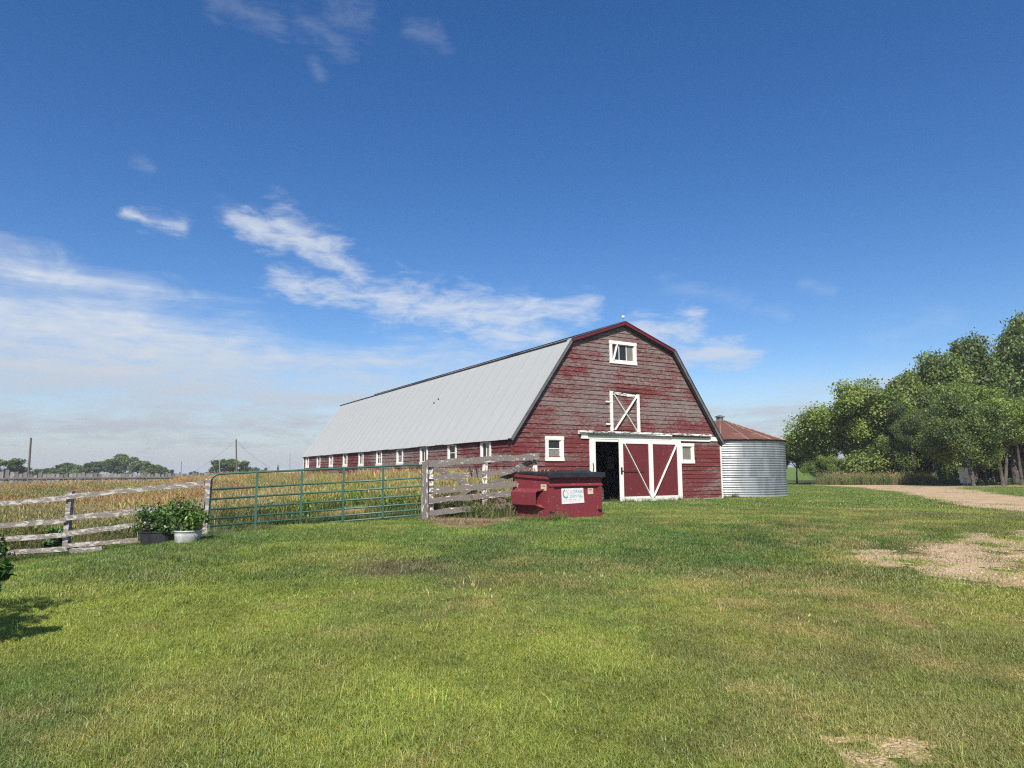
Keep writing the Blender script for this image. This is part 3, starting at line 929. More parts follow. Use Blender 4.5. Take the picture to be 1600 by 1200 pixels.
# tyre against the front wall, seen above the dumpster
ty = thing('tyre', 'old black tyre leaning on the red wall behind the dumpster', 'tyre', bw(2.95, -.30, 0), YAW)
prof = []
R0 = .56
for k in range(13):
    a = 2 * math.pi * k / 12
    prof.append((R0 + .12 * math.cos(a), .12 * math.sin(a)))
tm = MB().lathe(prof, 28).build('casing', M['rubber'], ty, True)
tm.rotation_euler = (math.radians(76), 0, 0); tm.location = (0, 0, .66)
rm = MB().lathe([(.10, .03), (.30, .03), (.37, .09), (.44, .10), (.44, -.10), (.37, -.09), (.30, -.02), (.10, -.02), (.10, .03)], 24).build('rim', M['steel'], ty, True)
rm.rotation_euler = tm.rotation_euler; rm.location = tm.location


# ================================================================== GRAIN BIN
bc = at(1130, 776, 34.6)
BR = 2.98
gb = thing('grain_bin', 'round corrugated steel grain bin with a rusty cone roof beside the barn', 'grain bin', (bc.x, 34.6, 0))
H = 2.64
TIERS, PER = 3, 8
for ti in range(TIERS):
    z0, z1 = .03 + ti * (H - .03) / TIERS, .03 + (ti + 1) * (H - .03) / TIERS
    nz = 48
    a_n = 14
    verts, quads = [], []
    for i in range(nz + 1):
        z = z0 + (z1 - z0) * i / nz
        rr = BR + .027 * math.sin(2 * math.pi * z / .109) + .004 * (ti % 2)
        for k in range(a_n + 1):
            a = 2 * math.pi / PER * (k / a_n * 1.012)
            verts.append((rr * math.cos(a), rr * math.sin(a), z))
    for i in range(nz):
        for k in range(a_n):
            p = i * (a_n + 1) + k
            quads.append((p, p + 1, p + a_n + 2, p + a_n + 1))
    me = np_mesh('wall_sheet', verts, quads, M['galv'], None, True)
    for k in range(PER):
        o = link(bpy.data.objects.new('wall_sheet', me), gb)
        o.rotation_euler = (0, 0, 2 * math.pi * (k + .35 * ti) / PER + .25)
        s = 1 + random.uniform(-.0012, .0012); o.scale = (s, s, 1)
MB().lathe([(BR + .06, -.08), (BR + .06, .03), (BR - .1, .031)], 48).build('base_ring', M['concrete'], gb)
RT = 1.02
NG = 16
gore = MB()
a1 = 2 * math.pi / NG
rE, rT = BR + .14, .28
for k in range(3):
    p, q = a1 * k / 3, a1 * (k + 1) / 3
    f = lambda a, r, z: (r * math.cos(a), r * math.sin(a), z)
    drop = [-.03, .0, .0, -.03]
    gore.quad(f(p, rE, H - .03 + .012 * (k % 2)), f(q, rE, H - .03 + .012 * ((k + 1) % 2)), f(q, rT, H + RT), f(p, rT, H + RT))
g_me = gore.mesh('roof_gore', M['rust'])
s_me = MB().tube([((rE + .005), 0, H - .02), (rT, 0, H + RT + .015)], [.030, .020], 6).mesh('roof_seam', M['seam'])
rf = MB().lathe([(rE - .02, H - .06), (rT, H + RT - .035)], 32).build('roof', M['rust'], gb)
for k in range(NG):
    o = link(bpy.data.objects.new('roof_gore', g_me), rf); o.rotation_euler = (0, 0, a1 * k + .1)
    o = link(bpy.data.objects.new('roof_seam', s_me), rf); o.rotation_euler = (0, 0, a1 * k + .1)
MB().lathe([(.0, H + RT + .0), (.30, H + RT - .01), (.30, H + RT + .03), (.17, H + RT + .05), (.17, H + RT + .2), (.25, H + RT + .21), (.25, H + RT + .24), (.05, H + RT + .31), (0, H + RT + .31)], 20).build('roof_vent', M['steel'], rf)


# ================================================================== DUMPSTER
dn_ = gp(857, 812)
DPH = math.radians(37.5)
DW, DD = 1.83, 1.43
du = thing('dumpster', 'maroon steel dumpster with a black lid on the grass before the barn', 'dumpster', dn_, DPH)
HF, HB = 1.045, 1.115
body = MB()
# shell with a raked back foot; open top closed by the lids
prof = [(0, .0), (DD - .26, .0), (DD, .34), (DD, HB), (0, HF)]
n0 = len(body.v)
for x in (0, DW):
    for y, z in prof: body.v.append((x, y, z))
k = len(prof)
body.f += [tuple(range(k - 1, -1, -1)), tuple(range(k, 2 * k))] + [(i, (i + 1) % k, k + (i + 1) % k, k + i) for i in range(k)]
body.mi += [0] * (2 + k)
bo = body.build('body', M['dump'], du)
rim = MB()
rim.box(-.035, DW + .035, -.045, -.001, HF - .07, HF + .0)
for s in (-1, 1):
    x0_, x1_ = (-.04, -.001) if s < 0 else (DW + .001, DW + .04)
    rim.hexa([(x0_, -.03, HF - .07), (x1_, -.03, HF - .07), (x1_, DD, HB - .07), (x0_, DD, HB - .07), (x0_, -.03, HF + .002), (x1_, -.03, HF + .002), (x1_, DD, HB + .002), (x0_, DD, HB + .002)])
rim.build('rim', M['dump'], du, bevel=.004)
MB().hexa([(0, -.05, .80), (DW, -.05, .80), (DW, -.001, .86), (0, -.001, .86), (0, -.05, .775), (DW, -.05, .775), (DW, -.001, .775), (0, -.001, .775)][:4] + [(0, -.05, .83), (DW, -.05, .83), (DW, -.001, .87), (0, -.001, .87)]).build('ledge', M['dump'], du)
MB().box(.0, DW, -.035, -.001, .02, .105).build('ledge', M['dump'], du, bevel=.004)
for x in (.035, 1.68):
    MB().hexa([(x, -.075, .20), (x + .09, -.075, .20), (x + .10, -.001, .20), (x - .01, -.001, .20), (x, -.075, .77), (x + .09, -.075, .77), (x + .10, -.001, .775), (x - .01, -.001, .775)]).build('rib', M['dump'], du)
for x0_, x1_ in ((-.05, DW * .505), (DW * .515, DW + .05)):
    ld = MB()
    n_ = 7
    ld.hexa([(x0_, -.09, HF + .006), (x1_, -.09, HF + .006), (x1_, DD + .03, HB + .02), (x0_, DD + .03, HB + .02), (x0_, -.09, HF + .100), (x1_, -.09, HF + .100), (x1_, DD + .03, HB + .055), (x0_, DD + .03, HB + .055)])
    ld.hexa([(x0_, -.115, HF - .03), (x1_, -.115, HF - .03), (x1_, -.09, HF - .03), (x0_, -.09, HF - .03), (x0_, -.108, HF + .094), (x1_, -.108, HF + .094), (x1_, -.091, HF + .099), (x0_, -.091, HF + .099)])
    lo_ = ld.build('lid', M['black_plastic'], du, bevel=.008)
    for i in range(3):
        xx = x0_ + (x1_ - x0_) * (i + .5) / 3
        MB().hexa([(xx - .03, -.04, HF + .096), (xx + .03, -.04, HF + .096), (xx + .03, DD - .1, HB + .056), (xx - .03, DD - .1, HB + .056), (xx - .02, -.03, HF + .108), (xx + .02, -.03, HF + .108), (xx + .02, DD - .12, HB + .068), (xx - .02, DD - .12, HB + .068)]).build('lid_rib', M['black_plastic'], lo_)
for s in (-1, 1):       # fork pockets on both ends: open sleeves with flared mouths
    X = lambda d: -d if s < 0 else DW + d
    fp = MB()
    y0, y1, za, zb, o = .30, 1.30, .36, .64, .155
    fp.hexa([(X(0), y0, zb + .09), (X(o), y0 + .0, zb), (X(o), y1, zb), (X(0), y1, zb + .09), (X(0), y0, zb + .105), (X(o), y0, zb + .015), (X(o), y1, zb + .015), (X(0), y1, zb + .105)])
    fp.hexa([(X(o), y0, za), (X(o - .012), y0, za), (X(o - .012), y1, za), (X(o), y1, za), (X(o), y0, zb), (X(o - .012), y0, zb), (X(o - .012), y1, zb), (X(o), y1, zb)])
    fp.hexa([(X(0), y0, za - .02), (X(o), y0, za - .02), (X(o), y1, za - .02), (X(0), y1, za - .02), (X(0), y0, za - .001), (X(o), y0, za - .001), (X(o), y1, za - .001), (X(0), y1, za - .001)])
    fp.hexa([(X(0), .10, zb + .10), (X(o * .55), y0, zb + .04), (X(o), y0, zb + .002), (X(0), y0, zb + .088), (X(0), .10, zb + .112), (X(o * .55), y0, zb + .054), (X(o), y0, zb + .014), (X(0), y0, zb + .10)])
    fp.hexa([(X(0), .12, za - .10), (X(o * .6), y0 - .02, za - .05), (X(o), y0, za - .02), (X(0), y0, za - .02), (X(0), .12, za - .088), (X(o * .6), y0 - .02, za - .036), (X(o), y0, za - .004), (X(0), y0, za - .004)])
    fp.build('fork_pocket', M['dump'], du)
# sign plate with its lettering, stickers and number


def text(txt, size, mat, name, parent, loc, rot, extrude=.0008, ax='LEFT'):
    c_ = bpy.data.curves.new(name, 'FONT')
    c_.body = txt; c_.size = size; c_.extrude = extrude; c_.align_x = ax; c_.resolution_u = 2
    o_ = bpy.data.objects.new(name, c_)
    COL.objects.link(o_)
    dg = bpy.context.evaluated_depsgraph_get()
    me_ = bpy.data.meshes.new_from_object(o_.evaluated_get(dg))
    bpy.data.objects.remove(o_)
    me_.materials.clear(); me_.materials.append(mat)
    q = link(bpy.data.objects.new(name, me_), parent)
    q.location = loc; q.rotation_euler = rot
    return q


RXF = (math.pi / 2, 0, 0)
pl = MB().hexa([(.44, -.012, .36), (1.20, -.012, .375), (1.20, -.002, .375), (.44, -.002, .36), (.43, -.012, .745), (1.17, -.012, .75), (1.17, -.002, .75), (.43, -.002, .745)]).build('sign_plate', M['plaque'], du)
text('LORAAS', .125, M['teal'], 'lettering', pl, (.73, -.0135, .62), RXF)
text('DISPOSAL', .105, M['teal'], 'lettering', pl, (.70, -.0135, .515), RXF)
arc = MB()
for (a0, a1_, r1, r2, mm) in ((1.9, 5.4, .115, .075, 0), (-.7, 1.7, .085, .05, 1)):
    for i in range(14):
        p, q = a0 + (a1_ - a0) * i / 14, a0 + (a1_ - a0) * (i + 1) / 14
        arc.quad(*[(.575 + r * math.cos(a), -.0135, .615 + r * math.sin(a)) for a, r in ((p, r1), (q, r1), (q, r2), (p, r2))], m=mm)
arc.build('logo', [M['teal'], M['pink']], pl)
ph = MB()
x = .52
while x < 1.13:       # the faded telephone line: only its strokes can be made out
    hh = random.uniform(.05, .075)
    ph.box(x, x + .016, -.0135, -.0125, .415, .415 + hh)
    if random.random() < .5: ph.box(x, x + .034, -.0135, -.0125, .415 + hh - .014, .415 + hh)
    x += random.choice((.04, .05, .062))
ph.build('faded_print', M['pink'], pl)
st = MB().box(1.335, 1.52, -.012, -.002, .585, .735).build('sticker', M['cream'], du)
MB().box(1.36, 1.48, -.0135, -.0125, .685, .705).build('print', M['ink'], st)
st = MB().box(-.010, -.002, .06, .27, .70, .855).build('sticker', M['cream'], du)
MB().box(-.0115, -.0105, .09, .22, .80, .82).build('print', M['ink'], st)
text('417', .15, M['plaque'], 'number', du, (-.006, 1.40, .76), (math.pi / 2, 0, -math.pi / 2))


# ================================================================== GATE AND FENCES
ga, gb_ = at(326, 832, 15.2), at(659, 804, 17.6)
gt_a, gt_b = at(326, 742, 15.2), at(658, 725, 17.6)
gate = thing('tube_gate', 'green tubular steel field gate with seven rails', 'gate', (ga.x, ga.y, ga.z))
A, Bv = Vector((0, 0, 0)), gb_ - ga
HG = ((gt_a.z - ga.z) + (gt_b.z - gb_.z)) / 2
zz_ = Vector((0, 0, 1))
fr = [A + zz_ * .02]
e = Bv.normalized()
rc = .17
fr = [A + e * 0 + zz_ * 0.0, A + zz_ * (HG - rc)]
for k in range(1, 7):
    a = math.pi / 2 * k / 6
    fr.append(A + e * (rc - rc * math.cos(a)) + zz_ * (HG - rc + rc * math.sin(a)))
for k in range(0, 7):
    a = math.pi / 2 * k / 6
    fr.append(A + Bv - e * (rc - rc * math.sin(a)) + zz_ * (HG - rc + rc * math.cos(a)))
fr += [A + Bv]
MB().tube(fr, .024, 8).build('frame', M['green_tube'], gate, True)
for hpx in (766, 781, 797, 811.5, 822.5, 832):
    h = HG * (832 - hpx) / 90.0
    MB().tube([A + zz_ * h, A + Bv + zz_ * h], .021, 8).build('rail', M['green_tube'], gate, True)
nrm_g = Vector((e.y, -e.x, 0)).normalized()
for pxv in (400, 470, 535.5, 597.5):
    d = ray(pxv, 780)      # where the stay stands along the gate
    tt = (ga.x * d.y - ga.y * d.x) / (Bv.y * d.x - Bv.x * d.y)
    c_ = A + Bv * tt + nrm_g * .026
    t2 = e * .025
    MB().hexa([c_ - t2, c_ + t2, c_ + t2 + nrm_g * .008, c_ - t2 + nrm_g * .008] + [q + zz_ * HG for q in (c_ - t2, c_ + t2, c_ + t2 + nrm_g * .008, c_ - t2 + nrm_g * .008)]).build('stay', M['green_tube'], gate)


def wobble_plank(a, b_, wd, th, n_=6, amp=.012, up=Vector((0, 0, 1)), rag=.03):
    """a sawn plank with slightly uneven edges and ragged ends"""
    a, b_ = Vector(a), Vector(b_)
    d = (b_ - a); t = d.cross(up).normalized() * th / 2; nn = t.cross(d).normalized() * wd / 2
    mb = MB()
    rings = []
    for i in range(n_ + 1):
        c_ = a + d * i / n_ + up * random.uniform(-amp, amp)
        k_ = 1 + random.uniform(-.09, .09)
        s_ = d.normalized() * (random.uniform(-rag, rag) if i in (0, n_) else 0)
        rings.append([c_ - t - nn * k_ - s_, c_ + t - nn * k_, c_ + t + nn * k_ + s_, c_ - t + nn * k_ + s_])
    for r_ in rings: mb.v += [tuple(q) for q in r_]
    for i in range(n_):
        for k_ in range(4):
            p, q = i * 4 + k_, i * 4 + (k_ + 1) % 4
            mb.f.append((p, q, q + 4, p + 4)); mb.mi.append(0)
    mb.f += [(3, 2, 1, 0), tuple(n_ * 4 + q for q in (0, 1, 2, 3))]; mb.mi += [0, 0]
    return mb


# --- white rail fence on the left
def fpt(px, py, Y): return at(px, py, Y)


wfen = thing('rail_fence', 'faded white board rail fence left of the green gate', 'fence', gp(103, 852))
o_ = wfen.location.copy()
FY = lambda px: 14.7 + 0.5 * (px / 322)
POSTS = [(-130, 778, 872, 14.4), (103, 768, 856, FY(103)), (321, 748, 838, FY(321) - .02)]
for px, t_, b_, Y in POSTS:
    a, c_ = at(px, b_, Y), at(px, t_, Y)
    c_.x = a.x + .02
    wobble_plank(a - Vector((0, 0, .25)) - o_, c_ - o_, .105, .11, 5, .006, Vector((1, 0, 0)), .01).build('post', M['rail_white'], wfen)
RAILS = [((-130, 795), (104, 778.5), .125), ((104, 776), (319, 755), .115), ((-130, 830), (70, 816), .12), ((66, 817), (104, 812), .115), ((104, 810), (319, 788), .125),
         ((-130, 852), (104, 836), .12), ((104, 834), (214, 820), .125), ((-130, 874), (104, 857), .11), ((104, 853), (215, 843), .10), ((108, 861), (160, 857), .11)]
for (x0_, y0_), (x1_, y1_), wd in RAILS:
    a, c_ = at(x0_, y0_, FY(x0_) - .10), at(x1_, y1_, FY(x1_) - .10)
    wobble_plank(a - o_, c_ - o_, wd * .88, .035, 9, .010).build('rail', M['rail_white'], wfen)

# --- peeling corral fence between the gate and the dumpster
cf = thing('corral_fence', 'peeling grey and white corral fence between the gate and the dumpster', 'fence', gp(668, 806))
o_ = cf.location.copy()
for px, t_, b_, Y, wd, mt in ((664.5, 721, 808, 17.55, .16, 'post_grey'), (673, 727, 808, 17.75, .15, 'post_white'), (758, 722, 800, 18.0, .13, 'post_white'), (836, 716, 800, 18.4, .13, 'post_white')):
    a, c_ = at(px, b_, Y), at(px, t_, Y)
    wobble_plank(a - Vector((0, 0, .15)) - o_, c_ - o_, wd, .13, 6, .008, Vector((1, 0, 0)), .02).build('post', M[mt], cf)
CR = [((669, 724.5, 17.62), (842, 713, 18.25), .165), ((673, 747, 17.65), (812, 735.5, 18.15), .13), ((675, 767.5, 17.65), (815, 755, 18.15), .15),
      ((667, 783, 17.6), (800, 770.5, 18.1), .14), ((667, 802, 17.6), (790, 790, 18.1), .14)]
for (x0_, y0_, d1), (x1_, y1_, d2), wd in CR:
    wobble_plank(at(x0_, y0_, d1) - o_, at(x1_, y1_, d2) - o_, wd, .045, 9, .014, rag=.05).build('rail', M['rail_grey'], cf)
for q in range(4):
    zc = at(672, 745 + q * 10.3, 17.66)
    MB().box(-.09, .09, -.05, .03, -.055, .055).build('block', M['post_white'], cf).location = zc - o_
for (x0_, y0_), (x1_, y1_), d1, d2 in (((678, 731), (712, 748), 18.2, 18.5), ((745, 762), (700, 785), 18.3, 18.6), ((800, 735), (834, 720), 18.0, 18.5), ((765, 757), (806, 740), 18.3, 18.6), ((770, 772), (812, 800), 18.5, 18.9), ((690, 738), (745, 764), 18.9, 19.2)):
    wobble_plank(at(x0_, y0_, d1) - o_, at(x1_, y1_, d2) - o_, .12, .035, 5, .008).build('brace', M['rail_grey'], cf)
for (x0_, y0_), (x1_, y1_) in (((733, 728), (738, 743)), ((743, 727), (746, 741))):
    MB().tube([at(x0_, y0_, 17.75) - o_, at(x1_, y1_, 17.75) - o_], .012, 5).build('wire_tie', M['iron'], cf)

# --- grey plank fence at the back of the field
pf = thing('plank_fence', 'grey upright plank fence along the far side of the weedy field', 'fence', (-32.7, 44, 0))
PA, PB = Vector((-38.0, 36.2, 0)), Vector((-18.0, 65.5, 0))
L = (PB - PA).length
dv = (PB - PA).normalized()
npk = 132
pmesh = []
for k in range(4):
    mb = MB()
    wd = (.20, .22, .21, .18)[k]; h = (1.30, 1.22, 1.26, 1.19)[k]
    mb.hexa([(-wd / 2, -.012, -.05), (wd / 2, -.012, -.05), (wd / 2, .012, -.05), (-wd / 2, .012, -.05), (-wd / 2, -.012, h), (wd / 2, -.012, h + random.uniform(-.03, .03)), (wd / 2, .012, h), (-wd / 2, .012, h)])
    pmesh.append(mb.mesh('plank', M['plank']))
ang = math.atan2(dv.y, dv.x)
for i in range(npk):
    s = L * i / npk
    p = PA + dv * s
    o = link(bpy.data.objects.new('plank', pmesh[random.randrange(4)]), pf)
    o.location = p - pf.location + Vector((0, 0, gzf(p.x, p.y)))
    o.rotation_euler = (random.uniform(-.02, .02), random.uniform(-.03, .03), ang)
    o.scale = (1, 1, (1.16 if s < 10.6 else 1.0) * random.uniform(.97, 1.03))
for z in (.35, .95):
    MB().bar(PA - pf.location + Vector((.04, 0, z)), PB - pf.location + Vector((.04, 0, z)), .1, .04).build('rail', M['plank'], pf)


# ================================================================== TUBS, SIGN, POLES
def at_g(px, py):
    return gp(px, py)


def leaf_cloud(centers, radii, per, size, cols, seed, flat=.5, shell=.55):
    """diamond leaves spread through a set of lobes; returns verts, quads, tint"""
    r = np.random.default_rng(seed)
    C = np.repeat(np.asarray(centers, float), per, 0); R = np.repeat(np.asarray(radii, float), per, 0)
    if R.ndim == 1: R = np.repeat(R[:, None], 3, 1)
    n_ = len(C)
    d = r.normal(size=(n_, 3)); d /= np.linalg.norm(d, axis=1)[:, None]
    rad = (shell + (1 - shell) * r.random(n_) ** .5) * (1 + .20 * r.normal(size=n_))
    Pn = C + d * R * rad[:, None]
    nn = d * .7 + r.normal(size=(n_, 3)) * .75 + np.array([0, 0, flat]); nn /= np.linalg.norm(nn, axis=1)[:, None]
    t = np.cross(nn, r.normal(size=(n_, 3))); t /= np.linalg.norm(t, axis=1)[:, None]
    b_ = np.cross(nn, t)
    s = (size * (.6 + .8 * r.random(n_)))[:, None]
    V = np.stack([Pn - t * s, Pn - b_ * s * .55 + nn * s * .12, Pn + t * s, Pn + b_ * s * .55 + nn * s * .12], 1).reshape(-1, 3)
    lob = np.repeat(r.random(len(centers)), per)
    c0, c1, c2 = (np.array(q) for q in cols)
    mixv = np.clip(.6 * lob + .5 * r.random(n_) - .1, 0, 1)[:, None]
    cc = c0 + (c1 - c0) * mixv
    yel = (r.random(n_) < .04)[:, None]
    cc = np.where(yel, c2, cc) * (.8 + .4 * r.random(n_))[:, None]
    return V, np.arange(n_ * 4).reshape(-1, 4), np.repeat(cc, 4, 0)


def leafy(name, label, cat, loc, lobes, radii, per, size, cols, seed, stems=True, group=None, mat='shrub_leaf', part='foliage'):
    t_ = thing(name, label, cat, loc, 0, group)
    V, Qd, tn = leaf_cloud(lobes, radii, per, size, cols, seed)
    link(bpy.data.objects.new(part, np_mesh(part, V, Qd, M[mat], tn)), t_)
    if stems:
        mb = MB()
        for c_ in lobes[:10]:
            c_ = Vector(c_)
            mb.tube([(c_.x * .15, c_.y * .15, -.02), (c_.x * .6, c_.y * .6, c_.z * .55), tuple(c_)], [.018, .012, .006], 5)
        mb.build('stem', M['bark'], t_)
    return t_


GREEN = ((.035, .085, .016), (.10, .19, .035), (.20, .24, .05))
tb = gp(247, 851)
tub = thing('plant_tub', 'low black planter tub under the leafy plants beside the gate', 'planter', tb)
TW, TD_ = .33, .26
mb = MB()
for (r1, z1), (r2, z2) in (((.90, 0), (1.0, .25)), ((1.0, .25), (1.06, .26)), ((1.06, .26), (1.06, .285)), ((1.06, .285), (.97, .285)), ((.97, .285), (.93, .2))):
    for k in range(20):
        a, q = 2 * math.pi * k / 20, 2 * math.pi * (k + 1) / 20
        sq = lambda t, r, z: (TW * r * abs(math.cos(t)) ** .55 * (1 if math.cos(t) > 0 else -1), TD_ * r * abs(math.sin(t)) ** .55 * (1 if math.sin(t) > 0 else -1), z)
        mb.quad(sq(a, r1, z1), sq(q, r1, z1), sq(q, r2, z2), sq(a, r2, z2))
mb.build('shell', M['black_plastic'], tub)
MB().lathe([(0, .21), (.24, .21)], 12).build('soil', M['void'], tub)
wt = gp(293, 848)
wtb = thing('wash_tub', 'round white metal tub planted with leafy greens beside the gate post', 'planter', wt)
wtb.scale = (.9, .9, .85)
MB().lathe([(0, 0), (.235, 0), (.25, .02), (.262, .15), (.268, .18), (.262, .20), (.268, .25), (.285, .262), (.285, .285), (.268, .285), (.258, .2), (.25, .18)], 28).build('shell', M['zinc'], wtb, True)
MB().lathe([(0, .2), (.252, .2)], 16).build('soil', M['void'], wtb)
r = random.Random(3)
lob = [(r.uniform(-.48, .40), r.uniform(-.3, .2), r.uniform(.30, .74)) for _ in range(24)]
leafy('potted_plant', 'bushy green plant growing in the black tub', 'plant', tb + Vector((0, 0, 0)), lob, [r.uniform(.10, .19) for _ in lob], 62, .036, GREEN, 4)
lob = [(r.uniform(-.36, .40), r.uniform(-.28, .2), r.uniform(.27, .76)) for _ in range(22)]
leafy('potted_plant', 'bushy bright green plant growing in the white tub', 'plant', wt + Vector((0, 0, 0)), lob, [r.uniform(.10, .18) for _ in lob], 64, .034, ((.05, .11, .018), (.13, .23, .035), (.22, .26, .05)), 5)
sg = gp(86, 866)
lob = [(r.uniform(-.22, .22), r.uniform(-.12, .12), r.uniform(.1, .5)) for _ in range(14)]
leafy('weed_plant', 'small leafy green weed in front of the white fence post', 'plant', sg, lob, [r.uniform(.07, .13) for _ in lob], 70, .05, GREEN, 6)
sg = gp(8, 884)
lob = [(r.uniform(-.55, .32), r.uniform(-.2, .2), r.uniform(.1, .70)) for _ in range(20)]
leafy('bush', 'dark leafy bush against the fence at the left edge', 'shrub', sg + Vector((-.5, 0, 0)), lob, [r.uniform(.10, .18) for _ in lob], 70, .05, GREEN, 9)
# big shrub just outside the left edge: its tip hangs into view and it shades the lawn
sb = Vector((-5.78, 5.1, gzf(-5.78, 5.1)))
lob = [(1.40, .95, .70), (1.34, .92, .56), (1.26, .85, .82), (1.05, .75, .90)]
while len(lob) < 70:
    p = (r.uniform(-1.1, 1.1), r.uniform(-1.1, 1.1), r.uniform(.3, 2.7))
    if (p[0] / 1.1) ** 2 + (p[1] / 1.1) ** 2 + ((p[2] - 1.45) / 1.3) ** 2 < 1: lob.append(p)
leafy('shrub', 'dark leafy shrub tip hanging in at the left edge above its shadow', 'shrub', sb, lob, [.07, .06, .08, .12] + [r.uniform(.18, .26) for _ in lob[4:]], 90, .050, GREEN, 10)

# sign under the trees
sp_ = gp(1509, 758.9)
sgn = thing('yard_sign', 'grey white notice board on two legs under the trees by the driveway', 'sign', sp_, math.radians(-14))
SW, SH, SZ = .31, 1.18, .18
MB().hexa([(-SW - .02, -.02, SZ), (SW - .02, -.02, SZ), (SW - .02, .02, SZ), (-SW - .02, .02, SZ), (-SW - .10, -.02, SZ + SH), (SW - .10, -.02, SZ + SH), (SW - .10, .02, SZ + SH), (-SW - .10, .02, SZ + SH)]).build('panel', M['sign'], sgn)
for x in (-.12, .12): MB().box(x - .02, x + .02, -.015, .015, -.1, SZ + .02).build('leg', M['steel'], sgn)
pr = MB()
for i in range(5):
    z = SZ + .62 - i * .095
    pr.box(-.19 + .012 * i, .17 + .012 * i - (i % 3) * .07, -.0245, -.0215, z, z + .03)
pr.box(-.13, .13, -.0245, -.0215, SZ + .07, SZ + .14)
pr.build('print', M['ink'], sgn)
MB().bar((-.12, -.023, SZ + .82), (.02, -.023, SZ + 1.02), .08, .003, (0, 1, 0)).build('emblem', M['ink'], sgn)


def pole(px0, top, base, Y, rad, label, name='utility_pole', lean=0.0, mat='pole'):
    a = at(px0, base, Y); a.z = gzf(a.x, a.y)
    c_ = at(px0 + lean, top, Y)
    t_ = thing(name, label, 'pole', a)
    MB().tube([(0, 0, -.2), tuple((c_ - a) * .5), tuple(c_ - a)], [rad, rad * .9, rad * .75], 8).build('shaft', M[mat], t_)
    return t_, c_


p1, c1 = pole(44.5, 684, 745, 62, .10, 'leaning bare wooden pole behind the plank fence at far left', lean=4)
p2, c2 = pole(370.5, 687, 740, 98, .13, 'wooden pole with two wires before the round far bush', lean=-1.5)
MB().box(-.02, .02, -.02, .02, 0, .3).build('pole_cap', M['iron'], p2).location = c2 - p2.location - Vector((0, 0, .1))
for (x, y, Y, lab, nm) in ((300, 739, 120, 'left wire sagging down from the far wooden pole', 'wire'), (422, 731, 80, 'right wire sagging down from the far wooden pole', 'wire')):
    e_ = at(x, y, Y)
    mid = (c2 + e_) / 2 - Vector((0, 0, .35))
    pts_ = [c2, (c2 + mid) / 2 - Vector((0, 0, .15)), mid, (e_ + mid) / 2 - Vector((0, 0, .05)), e_]
    wq = MB().tube([tuple(p - c2) for p in pts_], .011, 5).build(nm, M['iron'])
    wq.location = c2
    tag(wq, lab, 'wire')
pole(283.5, 721, 739, 110, .05, 'thin short grey post on the far skyline beyond the plank fence', 'marker_post')
pole(343.5, 716, 739, 95, .06, 'thin pale post in front of the round far bush', 'marker_post', mat='concrete')
pole(453.3, 708, 738, 160, .05, 'faint thin mast on the skyline just left of the barn', 'mast')
fs = at(448, 735, 260)
shd = thing('shed', 'low white shed on the far skyline left of the barn', 'shed', (fs.x, fs.y, gzf(fs.x, fs.y)))
MB().box(-4.2, 4.2, -3, 3, 0, 2.2).build('wall', M['plaque'], shd)
MB().hexa([(-4.5, -3.3, 2.2), (4.5, -3.3, 2.2), (4.5, 3.3, 2.2), (-4.5, 3.3, 2.2), (-4.4, -.05, 3.0), (4.4, -.05, 3.0), (4.4, .05, 3.0), (-4.4, .05, 3.0)]).build('roof', M['roof'], shd)


# ================================================================== TREES
def unit_crown(seed, nl, per, size, cols, lobe=(.15, .27), masses=7):
    """a crown of a few big masses, each of leafy lobes, within a unit sphere"""
    r_ = random.Random(seed)
    ms = [(Vector((0, 0, .05)), .62)]
    while len(ms) < masses + 1:
        p = Vector((r_.uniform(-1, 1), r_.uniform(-1, 1), r_.uniform(-.75, .85)))
        if .45 < p.length < .72 and all((p - q).length > .42 for q, _ in ms[1:]): ms.append((p, r_.uniform(.30, .46)))
    cs, rs = [], []
    while len(cs) < nl:
        c_, R_ = ms[r_.randrange(len(ms))]
        p = Vector((r_.gauss(0, 1), r_.gauss(0, 1), r_.gauss(0, 1))).normalized() * R_ * r_.uniform(.35, 1.0) + c_
        if p.length > .97: continue
        cs.append(tuple(p)); rs.append(r_.uniform(*lobe) * (1.1 - .3 * max(0, p.z)))
    V, Qd, tn = leaf_cloud(cs, rs, per, size, cols, seed, .35, .3)
    return np_mesh('crown', V, Qd, M['leaf'], tn), cs


DKG = ((.055, .095, .024), (.155, .215, .048), (.19, .22, .05))
MDG = ((.060, .105, .022), (.185, .245, .048), (.25, .27, .06))
LTG = ((.075, .125, .024), (.245, .305, .052), (.30, .31, .06))
CR_V = [unit_crown(21, 84, 640, .0235, MDG), unit_crown(22, 84, 640, .0235, LTG), unit_crown(23, 84, 620, .0235, DKG), unit_crown(24, 46, 560, .030, LTG, (.15, .26), 6)]
FAR_V = [unit_crown(31, 34, 170, .065, DKG), unit_crown(32, 30, 170, .065, DKG), unit_crown(33, 32, 170, .06, MDG)]


